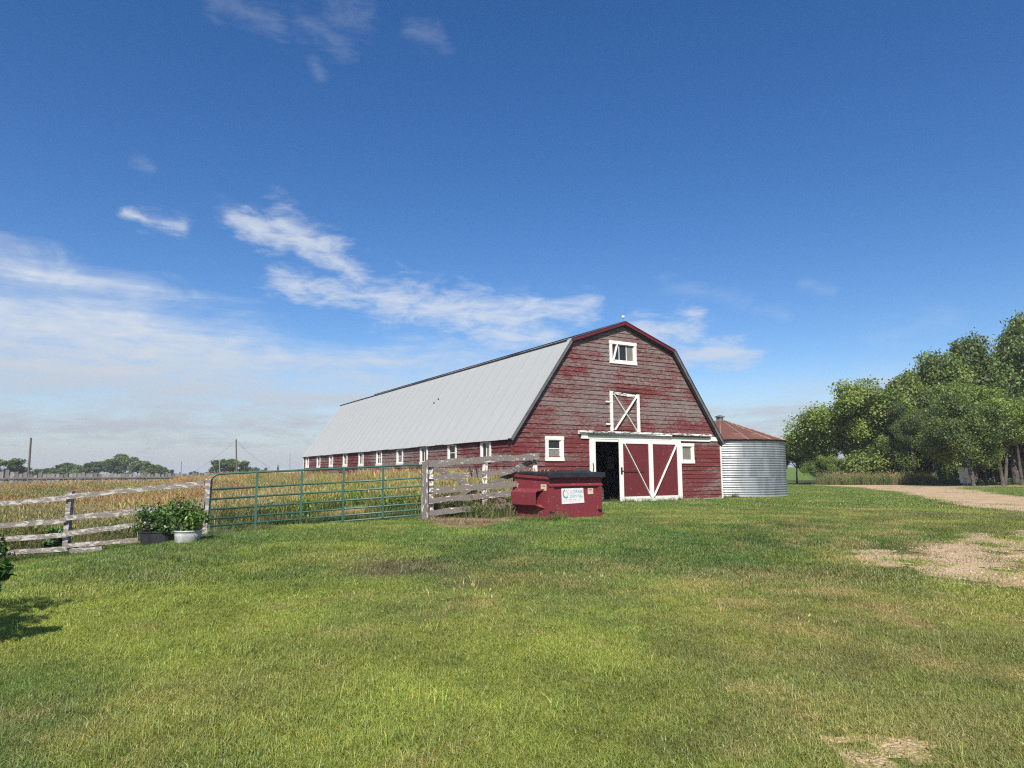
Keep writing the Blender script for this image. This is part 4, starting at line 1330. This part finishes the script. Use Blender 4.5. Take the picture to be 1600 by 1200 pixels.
def tree(px, Y, wpx, top, bot, var, label, name='tree', base_px=None, lean=0.0, group='trees beyond the driveway', trunk_r=None, forks=2, cat='tree', vs=CR_V, base_z=None, rot=None):
    scale = Y / F
    c0_ = at(px, top, Y); c1_ = at(px, bot, Y)
    bx = at(base_px if base_px else px, 750, Y).x
    z0 = gzf(bx, Y)
    t_ = thing(name, label, cat, (bx, Y, z0), 0, group)
    R = wpx * scale / 2
    zt, zb = c0_.z - z0, max(c1_.z - z0, .05)
    cx = (c0_.x + c1_.x) / 2 - bx
    me, cs = vs[var]
    o = link(bpy.data.objects.new('crown', me), t_)
    hz = (zt - zb) / 2
    o.location = (cx, 0, zb + hz); o.scale = (R, R * .95, hz)
    o.rotation_euler = (0, 0, rot if rot is not None else (hash((px, Y)) % 628) / 100)
    tr = trunk_r or max(.09, zt * .018)
    mb = MB()
    rr = random.Random(int(px * 7 + Y))
    zc = zb + hz * .9
    for f_ in range(forks):
        off = (f_ - (forks - 1) / 2) * R * .35
        pts_ = [(off * .12, rr.uniform(-.05, .05), -.1), (off * .35 + cx * .2, rr.uniform(-.2, .2), zc * .35), (off * .8 + cx * .6, rr.uniform(-.3, .3), zc * .7), (off + cx, rr.uniform(-.4, .4), zc * 1.15)]
        mb.tube(pts_, [tr, tr * .8, tr * .6, tr * .25], 8)
    k_ = o.rotation_euler.z
    for c_ in cs[:12]:
        x, y = c_[0] * math.cos(k_) - c_[1] * math.sin(k_), c_[0] * math.sin(k_) + c_[1] * math.cos(k_)
        e_ = (cx + x * R, y * R * .95, zb + hz + c_[2] * hz)
        mb.tube([(cx * .6, 0, zc * .55), (cx + x * R * .45, y * R * .45, (zc * .6 + e_[2]) / 2 + .1), e_], [tr * .42, tr * .25, tr * .08], 5)
    mb.build('trunk', M['bark'], t_, True)
    return t_


tree(1318, 61.5, 185, 594, 752, 1, 'light green spreading tree, nearest to the grain bin', forks=2, base_px=1345)
tree(1408, 65.0, 150, 578, 755, 0, 'mid green tree behind and right of the light spreading one')
tree(1455, 63.5, 170, 545, 750, 1, 'yellow green tree in the middle of the grove', rot=1.0)
tree(1520, 66.0, 190, 516, 730, 0, 'tall broad tree rising in the right half of the grove')
tree(1592, 65.0, 185, 478, 735, 0, 'tallest tree at the right edge of the picture', forks=3)
tree(1490, 50.8, 140, 606, 735, 0, 'low bright lobed tree just above the notice board', base_px=1521, forks=1, trunk_r=.13)
tree(1568, 50.8, 145, 600, 722, 1, 'bright lobed tree with forked pale trunks at the right edge', base_px=1568, forks=2, trunk_r=.13, rot=2.5)
tree(1388, 60.0, 120, 640, 756, 0, 'dense low tree above the tall roadside grass', forks=3)
tree(1690, 63.0, 190, 500, 725, 2, 'tall dark tree just past the right edge')
tree(1655, 54.0, 130, 590, 715, 0, 'lower tree just past the right edge')
tree(1245, 66.0, 62, 676, 742, 3, 'small thin tree seen just right of the grain bin', trunk_r=.09, forks=1)
for i, (px, Y, w_, t_, b_, lab) in enumerate(((1370, 73, 150, 625, 748, 'dark tree at the back of the grove, leftmost of its back row'), (1450, 75, 150, 600, 748, 'dark back tree standing behind the yellow green tree'), (1535, 74, 160, 560, 748, 'dark back tree between the two tallest trees'), (1625, 74, 170, 540, 748, 'dark back tree behind the tallest tree'))):
    tree(px, Y, w_, t_, b_, 2, lab, rot=i * 1.3)
for i, (px, Y, w_, t_, b_, lab) in enumerate(((1281, 62.5, 66, 690, 752, 'leafy low branches filling the gap left of the light spreading tree'), (1322, 60.8, 60, 716, 757, 'rounded green bush at the foot of the light spreading tree'), (1440, 66, 110, 700, 757, 'dark bush filling the gap under the middle trees'), (1532, 68, 120, 705, 757, 'dark bush behind the forked pale trunks'), (1620, 67, 110, 700, 757, 'dark bush low at the right edge'))):
    tree(px, Y, w_, t_, b_, 2 if i > 1 else 0, lab, name='bush', cat='bush', trunk_r=.05, group='bushes under the trees', rot=i * .7)
for i, (px, Y, tp_, lab) in enumerate(((1432, 57, .11, 'slim dark trunk left of the notice board'), (1541, 55, .12, 'slim trunk leaning left, right of the notice board'), (1597, 54.5, .14, 'thick pale trunk at the right edge'), (1553, 66, .10, 'thin far trunk between the right trunks'), (1470, 57.5, .10, 'thin trunk just left of the notice board'))):
    b_ = at(px, 750, Y); z0 = gzf(b_.x, Y)
    t_ = thing('tree', lab, 'tree', (b_.x, Y, z0), 0, 'trees beyond the driveway')
    l_ = random.uniform(-.5, .5)
    MB().tube([(0, 0, -.1), (l_ * .3, .1, 1.6), (l_, .2, 4.2)], [tp_, tp_ * .85, tp_ * .6], 8).build('trunk', M['bark'], t_, True)
    o = link(bpy.data.objects.new('crown', CR_V[2][0]), t_); o.location = (l_ * 1.1, .2, 5.0); o.scale = (1.9, 1.9, 1.9); o.rotation_euler = (0, 0, i)

FARL = [(8, 52, 713, 150, 2), (30, 18, 724, 190, 0), (62, 36, 729, 230, 1), (40, 26, 726, 200, 1), (95, 46, 719, 215, 0), (88, 30, 731, 180, 1), (124, 34, 722, 205, 1), (150, 36, 717, 200, 0), (172, 40, 714, 210, 2), (196, 40, 706, 230, 2), (214, 34, 716, 205, 0), (232, 30, 715, 200, 1), (247, 26, 725, 200, 0), (262, 24, 730, 205, 1),
        (346, 32, 716, 170, 2), (360, 36, 714, 172, 2), (374, 30, 717, 172, 2), (390, 14, 726, 190, 0), (400, 14, 727, 190, 0), (414, 14, 727, 195, 1), (305, 16, 734, 260, 0), (322, 18, 735, 265, 1)]
WORDS = ['first', 'second', 'third', 'fourth', 'fifth', 'sixth', 'seventh', 'eighth', 'ninth', 'tenth', 'eleventh', 'twelfth', 'thirteenth', 'fourteenth']
order = sorted(FARL[:14])
for q in FARL:
    px, w_, tp_, Y, v_ = q
    if q in order: lab = 'dark far tree beyond the plank fence, %s from the left edge' % WORDS[order.index(q)]
    elif 330 < px < 380: lab = 'grey green tree of the round far clump, %s of three from the left' % ('first', 'second', 'third')[(346, 360, 374).index(px)]
    elif px > 380: lab = 'small far tree between the round clump and the barn, %s of three' % ('first', 'second', 'third')[(390, 400, 414).index(px)]
    else: lab = 'tiny low far tree %s of the thin pale post' % ('well left' if px == 305 else 'just left')
    tree(px, Y, w_ * 1.4, tp_ + 1, 758, v_, lab, name='far_tree', group='far trees on the skyline', vs=FAR_V, forks=1)
spz = at(434.5, 727, 190)
sp_t = thing('spruce_tree', 'tiny dark spruce on the far skyline left of the barn', 'tree', (spz.x, 190, gzf(spz.x, 190)), 0, 'far trees on the skyline')
mb = MB()
for k in range(6): mb.lathe([(.75 - k * .11, .5 + k * .5), (.02, 1.4 + k * .5)], 9)
mb.build('crown', surf('spruce', (.02, .045, .02), (.03, .06, .03), .9), sp_t)
MB().tube([(0, 0, -.1), (0, 0, 1)], .1, 6).build('trunk', M['bark'], sp_t)


# ================================================================== GRASS AND WEEDS (stuff)
def blades(n_, spread, h, wd, bend, cols, seed, segs=2, up=.35, heads=None):
    """a tuft of curved blades: verts, quads, tint"""
    r_ = np.random.default_rng(seed)
    V, Qd, T = [], [], []
    for i in range(n_):
        a, rr = r_.random() * 6.283, spread * math.sqrt(r_.random())
        x, y = rr * math.cos(a), rr * math.sin(a)
        d = r_.random() * 6.283; L_ = h * (.55 + .75 * r_.random()); b_ = bend * (.3 + 1.1 * r_.random())
        wv = wd * (.6 + .7 * r_.random())
        fa_ = d + math.pi / 2 + r_.normal() * .5
        cx_, cy_ = math.cos(d), math.sin(d); wx, wy = math.cos(fa_) * wv / 2, math.sin(fa_) * wv / 2
        cidx = r_.random()
        c0, c1 = np.array(cols[0]), np.array(cols[1])
        cc = c0 + (c1 - c0) * r_.random()
        if len(cols) > 2 and cidx < cols[3]: cc = np.array(cols[2])
        n0 = len(V)
        for s in range(segs + 1):
            t = s / segs
            k_ = 1 - .88 * t ** 1.5
            px_, py_, pz_ = x + cx_ * b_ * L_ * t * t, y + cy_ * b_ * L_ * t * t, L_ * t * (1 - .3 * b_ * t)
            V += [(px_ - wx * k_, py_ - wy * k_, pz_ - .01 * (s == 0)), (px_ + wx * k_, py_ + wy * k_, pz_ - .01 * (s == 0))]
            T += [cc * (.8 + .35 * t)] * 2
        for s in range(segs):
            q = n0 + 2 * s
            Qd.append((q, q + 1, q + 3, q + 2))
        if heads and r_.random() < heads[0]:
            n0 = len(V); hl, hw = heads[1] * (.7 + .6 * r_.random()), heads[2]
            tx, ty, tz = px_, py_, pz_
            for (ux, uy) in ((1, 0), (0, 1)):
                n1 = len(V)
                V += [(tx, ty, tz - hl * .15), (tx + ux * hw + cx_ * hl * .2, ty + uy * hw + cy_ * hl * .2, tz + hl * .35), (tx + cx_ * hl * .45, ty + cy_ * hl * .45, tz + hl * .9), (tx - ux * hw + cx_ * hl * .2, ty - uy * hw + cy_ * hl * .2, tz + hl * .35)]
                T += [np.array(heads[3]) * (.8 + .4 * r_.random())] * 4
                Qd.append((n1, n1 + 1, n1 + 2, n1 + 3))
    return np.array(V), np.array(Qd), np.array(T)


def bushy(n_, w_, h, size, cols, seed, stems=14):
    """a bushy weed: leafy spikes on a few upright stems"""
    r_ = np.random.default_rng(seed)
    V, Qd, T = blades(stems, w_ * .3, h, .012, .5, (cols[0], cols[1]), seed, 2)
    V, Qd, T = list(map(tuple, V)), list(map(tuple, Qd)), list(T)
    for i in range(n_):
        t = r_.random() ** .7
        rad = w_ * (.25 + .75 * math.sin(math.pi * min(1, t * .85 + .1))) * math.sqrt(r_.random())
        a = r_.random() * 6.283
        c_ = np.array([rad * math.cos(a), rad * math.sin(a), h * (.08 + .95 * t)])
        d = r_.normal(size=3) + np.array([0, 0, 1.0]); d /= np.linalg.norm(d)
        q = np.cross(d, r_.normal(size=3)); q /= np.linalg.norm(q)
        s = size * (.6 + .8 * r_.random())
        n0 = len(V)
        V += [tuple(c_ - d * s), tuple(c_ + q * s * .4), tuple(c_ + d * s), tuple(c_ - q * s * .4)]
        cc = np.array(cols[0]) + (np.array(cols[1]) - np.array(cols[0])) * r_.random()
        if t > .55 and r_.random() < .75: cc = np.array(cols[2])
        T += [cc * (.8 + .4 * r_.random())] * 4
        Qd.append((n0, n0 + 1, n0 + 2, n0 + 3))
    return np.array(V), np.array(Qd), np.array(T)


def scatter(name, label, cat, P, rot, scl, idx_, tint, sources, mat):
    """points carrying rotation, size, kind and tint; geometry nodes put a tuft on each"""
    src = bpy.data.collections.new(name + '_tufts')
    for i, (V, Qd, T) in enumerate(sources):
        src.objects.link(bpy.data.objects.new('%02d_tuft' % i, np_mesh('tuft', V, Qd, mat, T)))
    me = bpy.data.meshes.new(name)
    n_ = len(P)
    me.vertices.add(n_); me.vertices.foreach_set('co', np.asarray(P, np.float32).ravel())
    for nm, ty_, dat, key in (('rot', 'FLOAT_VECTOR', rot, 'vector'), ('scl', 'FLOAT_VECTOR', scl, 'vector'), ('kind_index', 'INT', idx_, 'value'), ('itint', 'FLOAT_COLOR', np.column_stack([tint, np.ones(n_)]), 'color')):
        a_ = me.attributes.new(nm, ty_, 'POINT')
        a_.data.foreach_set(key, np.ascontiguousarray(np.asarray(dat, np.int32 if ty_ == 'INT' else np.float32)).ravel())
    o = link(bpy.data.objects.new(name, me))
    g = bpy.data.node_groups.new(name, 'GeometryNodeTree')
    g.interface.new_socket('Geometry', in_out='INPUT', socket_type='NodeSocketGeometry')
    g.interface.new_socket('Geometry', in_out='OUTPUT', socket_type='NodeSocketGeometry')
    gi, go = g.nodes.new('NodeGroupInput'), g.nodes.new('NodeGroupOutput')
    ci = g.nodes.new('GeometryNodeCollectionInfo'); ci.inputs[0].default_value = src; ci.inputs[1].default_value = True; ci.inputs[2].default_value = True
    ip = g.nodes.new('GeometryNodeInstanceOnPoints'); ip.inputs['Pick Instance'].default_value = True
    def attr(nm, ty_):
        q = g.nodes.new('GeometryNodeInputNamedAttribute'); q.data_type = ty_; q.inputs[0].default_value = nm
        return q.outputs[0]
    l_ = g.links
    l_.new(gi.outputs[0], ip.inputs['Points']); l_.new(ci.outputs[0], ip.inputs['Instance'])
    l_.new(attr('kind_index', 'INT'), ip.inputs['Instance Index'])
    e2r = g.nodes.new('FunctionNodeEulerToRotation'); l_.new(attr('rot', 'FLOAT_VECTOR'), e2r.inputs[0]); l_.new(e2r.outputs[0], ip.inputs['Rotation'])
    l_.new(attr('scl', 'FLOAT_VECTOR'), ip.inputs['Scale'])
    l_.new(ip.outputs[0], go.inputs[0])
    md = o.modifiers.new('scatter', 'NODES'); md.node_group = g
    return tag(o, label, cat, kind='stuff')


def wedge(n_, d0_, d1_, half=46):
    a = np.radians(rng.uniform(-half, half, n_)); d = np.sqrt(rng.uniform(d0_ ** 2, d1_ ** 2, n_))
    return d * np.sin(a), d * np.cos(a)


def footprint(x, y):
    """where something stands and no grass grows"""
    u_ = (x - BX) * U.x + (y - BY) * U.y; v_ = (x - BX) * V_.x + (y - BY) * V_.y
    inb = (u_ > -.06) & (u_ < WID + .05) & (v_ > -.06) & (v_ < LEN)
    bn = np.hypot(x - bc.x, y - 34.6) < BR + .08
    dx, dy = x - dn_.x, y - dn_.y
    ux = dx * math.cos(DPH) + dy * math.sin(DPH); vx = -dx * math.sin(DPH) + dy * math.cos(DPH)
    ind = (ux > .02) & (ux < DW) & (vx > .02) & (vx < DD - .2)
    tubs = (np.hypot(x - tb.x, y - tb.y) < .3) | (np.hypot(x - wt.x, y - wt.y) < .25)
    return inb | bn | ind | tubs


W1 = (1.0, 1.0, 1.0)
tuf = []
DRY = (1.75, 1.35, 1.7)
for k in range(4): tuf.append(blades(40, .10, .040, .0036, .95, ((.75, .8, .8), (1.2, 1.15, 1.1), DRY, .10), 40 + k))
for k in range(3): tuf.append(blades(60, .26, .050, .0068, .95, ((.75, .8, .8), (1.2, 1.15, 1.1), DRY, .10), 50 + k))
for k in range(2): tuf.append(blades(70, .60, .060, .015, .95, ((.75, .8, .8), (1.2, 1.15, 1.1), DRY, .10), 60 + k))
tuf.append(blades(12, .06, .17, .005, .55, ((.8, .9, .9), (1.2, 1.15, 1.1), DRY, .3), 70, 3))
tuf.append(blades(9, .05, .22, .004, .4, ((1.1, 1.05, 1.1), (1.6, 1.3, 1.5)), 71, 3, heads=(.6, .06, .005, (1.9, 1.6, 2.2))))
tuf.append(bushy(60, .12, .06, .022, ((.6, .75, .8), (.95, 1.0, 1.0), (.9, 1.0, .9)), 72, 4))
tuf.append(blades(40, .09, .11, .006, .8, ((.7, .85, .8), (1.1, 1.15, 1.0), DRY, .08), 73, 3))
px_, py_, ki, sc_ = [], [], [], []
for n_, a, b_, lo, nk, s0, s1 in ((42000, 2.6, 9.5, 0, 4, .75, 1.35), (32000, 8.5, 24, 4, 3, .7, 1.3), (15000, 21, 60, 7, 2, .7, 1.25)):
    x, y = wedge(n_, a, b_)
    px_.append(x); py_.append(y); ki.append(rng.integers(lo, lo + nk, n_)); sc_.append(rng.uniform(s0, s1, n_))
x, y = wedge(900, 3, 17); px_.append(x); py_.append(y); ki.append(np.full(900, 9)); sc_.append(rng.uniform(.5, 1.1, 900))
x, y = wedge(500, 3, 15); k = fbm(x, y, .6, 3, 77) + .004 * x > .53; x, y = x[k], y[k]; px_.append(x); py_.append(y); ki.append(np.full(len(x), 11)); sc_.append(rng.uniform(.35, .8, len(x)))
x, y = wedge(1500, 3, 16); k = fbm(x, y, .9, 3, 71) > .52; x, y = x[k], y[k]; px_.append(x); py_.append(y); ki.append(np.full(len(x), 12)); sc_.append(rng.uniform(.6, 1.2, len(x)))
tx, ty_ = [], []
for (qx, qy, rx, ry, m_) in ((1245, 1000, .12, .1, 4), (700, 945, .8, .5, 9), (745, 935, .7, .5, 7), (880, 925, .6, .4, 4), (510, 862, .2, .1, 5), (1350, 1000, .5, .4, 3), (950, 925, .8, .4, 4)):
    c_ = gp(qx, qy)
    tx.append(c_.x + rx * rng.normal(size=m_) * .6); ty_.append(c_.y + ry * rng.normal(size=m_) * .6)
tx, ty_ = np.concatenate(tx), np.concatenate(ty_)
px_.append(tx); py_.append(ty_); ki.append(np.full(len(tx), 10)); sc_.append(rng.uniform(.6, 1.15, len(tx)))
x, y, ki, sc_ = np.concatenate(px_), np.concatenate(py_), np.concatenate(ki), np.concatenate(sc_)
keep = ~footprint(x, y) & ~(behind_fence(x, y)) & ~(gravel(x, y) & (rng.random(len(x)) < np.where(y < 14.5, .80, .95))) & ~in_poly(x, y, STRAW)
keep &= ~in_poly(x, y, [(24, 59.5), (90, 58), (120, 90), (34, 90), (30, 70)])
bare = 0
for q in ((612, 882, .9, .45), (575, 898, .6, .3), (680, 896, .9, .3)): bare = bare + blob(x, y, *q)
keep &= rng.random(len(x)) > bare * .75
x, y, ki, sc_ = x[keep], y[keep], ki[keep], sc_[keep]
lc = lawn_col(x, y)
lc *= np.array((1.74, 1.60, 1.52))
hh = .30 + .50 * fbm(x, y, 3.0, 3, 15) + .40 * fbm(x, y, .7, 3, 14)
n_ = len(x)
scl = np.stack([sc_, sc_, sc_ * hh], 1)
scatter('lawn_grass', 'short green and yellowish lawn grass of the farmyard', 'grass', np.stack([x, y, gz(x, y)], 1), np.stack([np.zeros(n_), np.zeros(n_), rng.uniform(0, 6.28, n_)], 1), scl, ki, lc, tuf, M['blade'])

# --- loose stones on the gravel
pb = []
for k in range(3):
    r_ = np.random.default_rng(90 + k)
    Vp = np.array([(1, 0, 0), (0, 1, 0), (-1, 0, 0), (0, -1, 0), (0, 0, .7), (0, 0, -.4)]) * (.7 + .6 * r_.random((6, 1)))
    Qp = np.array([(0, 1, 4), (1, 2, 4), (2, 3, 4), (3, 0, 4), (1, 0, 5), (2, 1, 5), (3, 2, 5), (0, 3, 5)])
    pb.append((Vp, Qp, np.full((6, 3), 1.0)))
x, y = rng.uniform(3, 16, 60000), rng.uniform(4, 24, 60000)
k = gravel(x, y) | (in_poly(x + rng.normal(size=60000) * .4, y + rng.normal(size=60000) * .4, PATCH) & (rng.random(60000) < .3))
x, y = x[k][:9000], y[k][:9000]
n_ = len(x)
sz = .007 + .016 * rng.random(n_) ** 3
gcol = np.array((.46, .36, .26)) * rng.uniform(.5, 1.35, (n_, 1))
scatter('gravel_stones', 'loose pale stones lying on the bare gravel', 'stones', np.stack([x, y, gz(x, y) + .008], 1), rng.uniform(0, 6.28, (n_, 3)) * np.array((.1, .1, 1)), np.stack([sz] * 3, 1) * rng.uniform(.7, 1.3, (n_, 3)), rng.integers(0, 3, n_), gcol, pb, M['stone'])

# --- the weedy field
GRN = ((.075, .120, .032), (.20, .25, .075))
wk_ = []
wk_.append(blades(46, .26, .62, .016, .55, GRN, 80, 3))
wk_.append(blades(46, .28, .75, .014, .5, ((.12, .15, .045), (.25, .26, .095)), 81, 3, heads=(.3, .10, .012, (.30, .25, .12))))
wk_.append(blades(50, .30, .72, .010, .45, ((.17, .175, .06), (.33, .285, .125)), 82, 3, heads=(.5, .11, .012, (.44, .34, .16))))
wk_.append(blades(50, .30, .68, .010, .45, ((.17, .16, .065), (.33, .24, .11)), 83, 3, heads=(.55, .11, .014, (.37, .215, .11))))
wk_.append(bushy(170, .30, .70, .040, ((.10, .13, .035), (.22, .19, .06), (.34, .19, .10)), 84))
wk_.append(bushy(170, .30, .68, .040, ((.10, .14, .03), (.22, .23, .05), (.40, .35, .07)), 85))
wk_.append(bushy(150, .26, .60, .050, ((.07, .12, .03), (.16, .22, .05), (.20, .25, .06)), 86))
wk_.append(blades(26, .22, .45, .012, .8, ((.30, .23, .13), (.42, .33, .20)), 87, 3))


def field_pts(n_, x0, x1, y0, y1):
    x, y = rng.uniform(x0, x1, n_), rng.uniform(y0, y1, n_)
    k = behind_fence(x, y) & ~footprint(x, y)
    vis = (np.abs(np.arctan2(x, y)) < math.radians(47))
    pfx = np.interp(y, [20, 36.2, 65.5, 200], [-38, -38, -18, 0])
    return x[k & vis & (x > pfx + .3)], y[k & vis & (x > pfx + .3)]


xa, ya = field_pts(17000, -28, 1.2, 14, 30)
xb, yb_ = field_pts(22000, -36, 1, 30, 64)
x, y = np.concatenate([xa, xb]), np.concatenate([ya, yb_])
n_ = len(x)
front = np.interp(x, [-40, fa.x, fb.x, fc.x, 1.5], [fa.y + .4, fa.y, fb.y, fc.y, 18.9])
dep = y - front
g1 = fbm(x, y, .22, 4, 41); g2 = fbm(x, y, .5, 3, 43); rr = rng.random(n_)
ki = np.where(g1 + .25 * (rr - .5) > .52, 3, 2)
ki = np.where((g2 > .56) & (rr < .6), 4, ki)
ki = np.where((fbm(x, y, .3, 3, 47) > .60) & (rr < .65), 5, ki)
ki = np.where((rr > .80) | (fbm(x, y, .4, 3, 53) > .62), 1, ki)
green = dep + 2.0 * (g2 - .5) < np.where(x > -7.5, 6.0, 3.0)
ki = np.where(green, np.where(rr < .38, 0, np.where(rr < .68, 1, np.where(rr < .86, 2, 6))), ki)
hs_ = np.where(green, .72 + .35 * rng.random(n_), .82 + .35 * rng.random(n_))
dl = -((x - BX) * U.x + (y - BY) * U.y)
hs_ = hs_ * np.where((dl < 5) & (y > 22), 1.28, 1.0)
# the trodden hay-coloured way in through the gate
pth = np.abs(x - np.interp(y, [16, 19, 24, 32], [-4.6, -4.6, -4.2, -4.5])) < np.interp(y, [16, 24, 32], [.75, .6, .2])
pth &= (y < 23)
ki = np.where(pth, 7, ki); hs_ = np.where(pth, .45, hs_)
tn = np.stack([np.ones(n_)] * 3, 1) * (.95 + .45 * rng.random(n_))[:, None]
for sd_, sc__, lo_, hi_, tc_ in ((61, .16, .50, .64, (1.12, .88, .84)), (62, .24, .54, .68, (.76, 1.02, .76)), (63, .30, .56, .68, (1.04, 1.05, .72)), (64, .55, .58, .70, (1.12, 1.10, 1.15))):
    kk_ = ssn(lo_, hi_, fbm(x, y, sc__, 3, sd_) + .10 * (rng.random(n_) - .5))[:, None]
    tn = tn * (1 + (np.array(tc_) - 1) * kk_)
hs_ = hs_ * np.where((y > 27) & (dl > 8), .78, 1.0)
sxy = rng.uniform(.8, 1.2, n_)
scatter('field_weeds', 'tall golden and rust coloured weeds filling the field', 'weeds', np.stack([x, y, gz(x, y)], 1), np.stack([rng.normal(size=n_) * .05, rng.normal(size=n_) * .05, rng.uniform(0, 6.28, n_)], 1), np.stack([sxy, sxy, hs_], 1), ki, tn, wk_, M['weed'])


# --- rough growth: along the fences, round the dumpster, by the driveway
def strip(pix, n_, wob, kinds, h0, h1):
    w_ = [gp(*q) for q in pix]
    xs_, ys_ = [], []
    for _ in range(n_):
        i = random.randrange(len(w_) - 1); t = random.random()
        p = w_[i].lerp(w_[i + 1], t)
        xs_.append(p.x + random.gauss(0, wob)); ys_.append(p.y + random.gauss(0, wob))
    return np.array(xs_), np.array(ys_), np.array([random.choice(kinds) for _ in range(n_)]), np.random.default_rng(n_).uniform(h0, h1, n_)


S = [strip([(-120, 884), (104, 862), (215, 848)], 150, .16, (0, 7, 3, 7, 1), .18, .48), strip([(215, 852), (330, 838), (420, 826)], 90, .08, (0, 7, 7), .12, .3),
     strip([(330, 834), (480, 819), (660, 804)], 150, .08, (0, 0, 1), .15, .34), strip([(690, 806), (740, 808), (790, 808)], 120, .25, (0, 1, 3, 1, 6), .35, .85),
     strip([(660, 812), (730, 818), (800, 814)], 110, .25, (7,), .12, .3), strip([(806, 814), (858, 815)], 22, .06, (0, 7, 7), .15, .4), strip([(858, 815), (940, 803)], 34, .05, (0, 0, 1), .15, .35),
     strip([(950, 786), (1125, 779)], 40, .08, (0, 1), .12, .3), strip([(1130, 778), (1226, 774)], 36, .07, (0, 0, 1), .15, .35),
     strip([(1290, 757.6), (1370, 757.6), (1450, 757.6)], 330, .5, (1, 0, 1, 6, 2), .8, 1.35), strip([(1300, 756.6), (1460, 756.6)], 200, .9, (1, 0, 6), .9, 1.6), strip([(1470, 757), (1640, 757)], 130, .6, (0, 6), .3, .8),
     strip([(280, 880), (100, 868)], 6, .1, (0,), .2, .3)]
x, y, ki, hs_ = (np.concatenate([s[i] for s in S]) for i in range(4))
k = ~footprint(x, y)
x, y, ki, hs_ = x[k], y[k], ki[k], hs_[k]
n_ = len(x)
scatter('rough_grass', 'uncut grass and dry straw along fences, walls and driveway', 'grass', np.stack([x, y, gz(x, y)], 1), np.stack([rng.normal(size=n_) * .1, rng.normal(size=n_) * .1, rng.uniform(0, 6.28, n_)], 1),
        np.stack([np.clip(hs_, .5, 1)] * 2 + [hs_], 1), ki, np.ones((n_, 3)) * rng.uniform(.8, 1.15, n_)[:, None], wk_, M['weed'])

# ================================================================== AIR
hz = MB().box(-4300, 4300, -400, 5300, -3, 19).build('haze', None)
hz.data.materials.clear()
hm = bpy.data.materials.new('thin_haze')
hm.use_nodes = True
hm.node_tree.nodes.remove(hm.node_tree.nodes['Principled BSDF'])
pv = hm.node_tree.nodes.new('ShaderNodeVolumePrincipled')
pv.inputs['Color'].default_value = (.86, .90, .97, 1)
pv.inputs['Density'].default_value = .00045
hm.node_tree.links.new(pv.outputs[0], hm.node_tree.nodes['Material Output'].inputs['Volume'])
hz.data.materials.append(hm)
tag(hz, 'thin summer haze over the farmyard and fields', 'haze', kind='stuff')
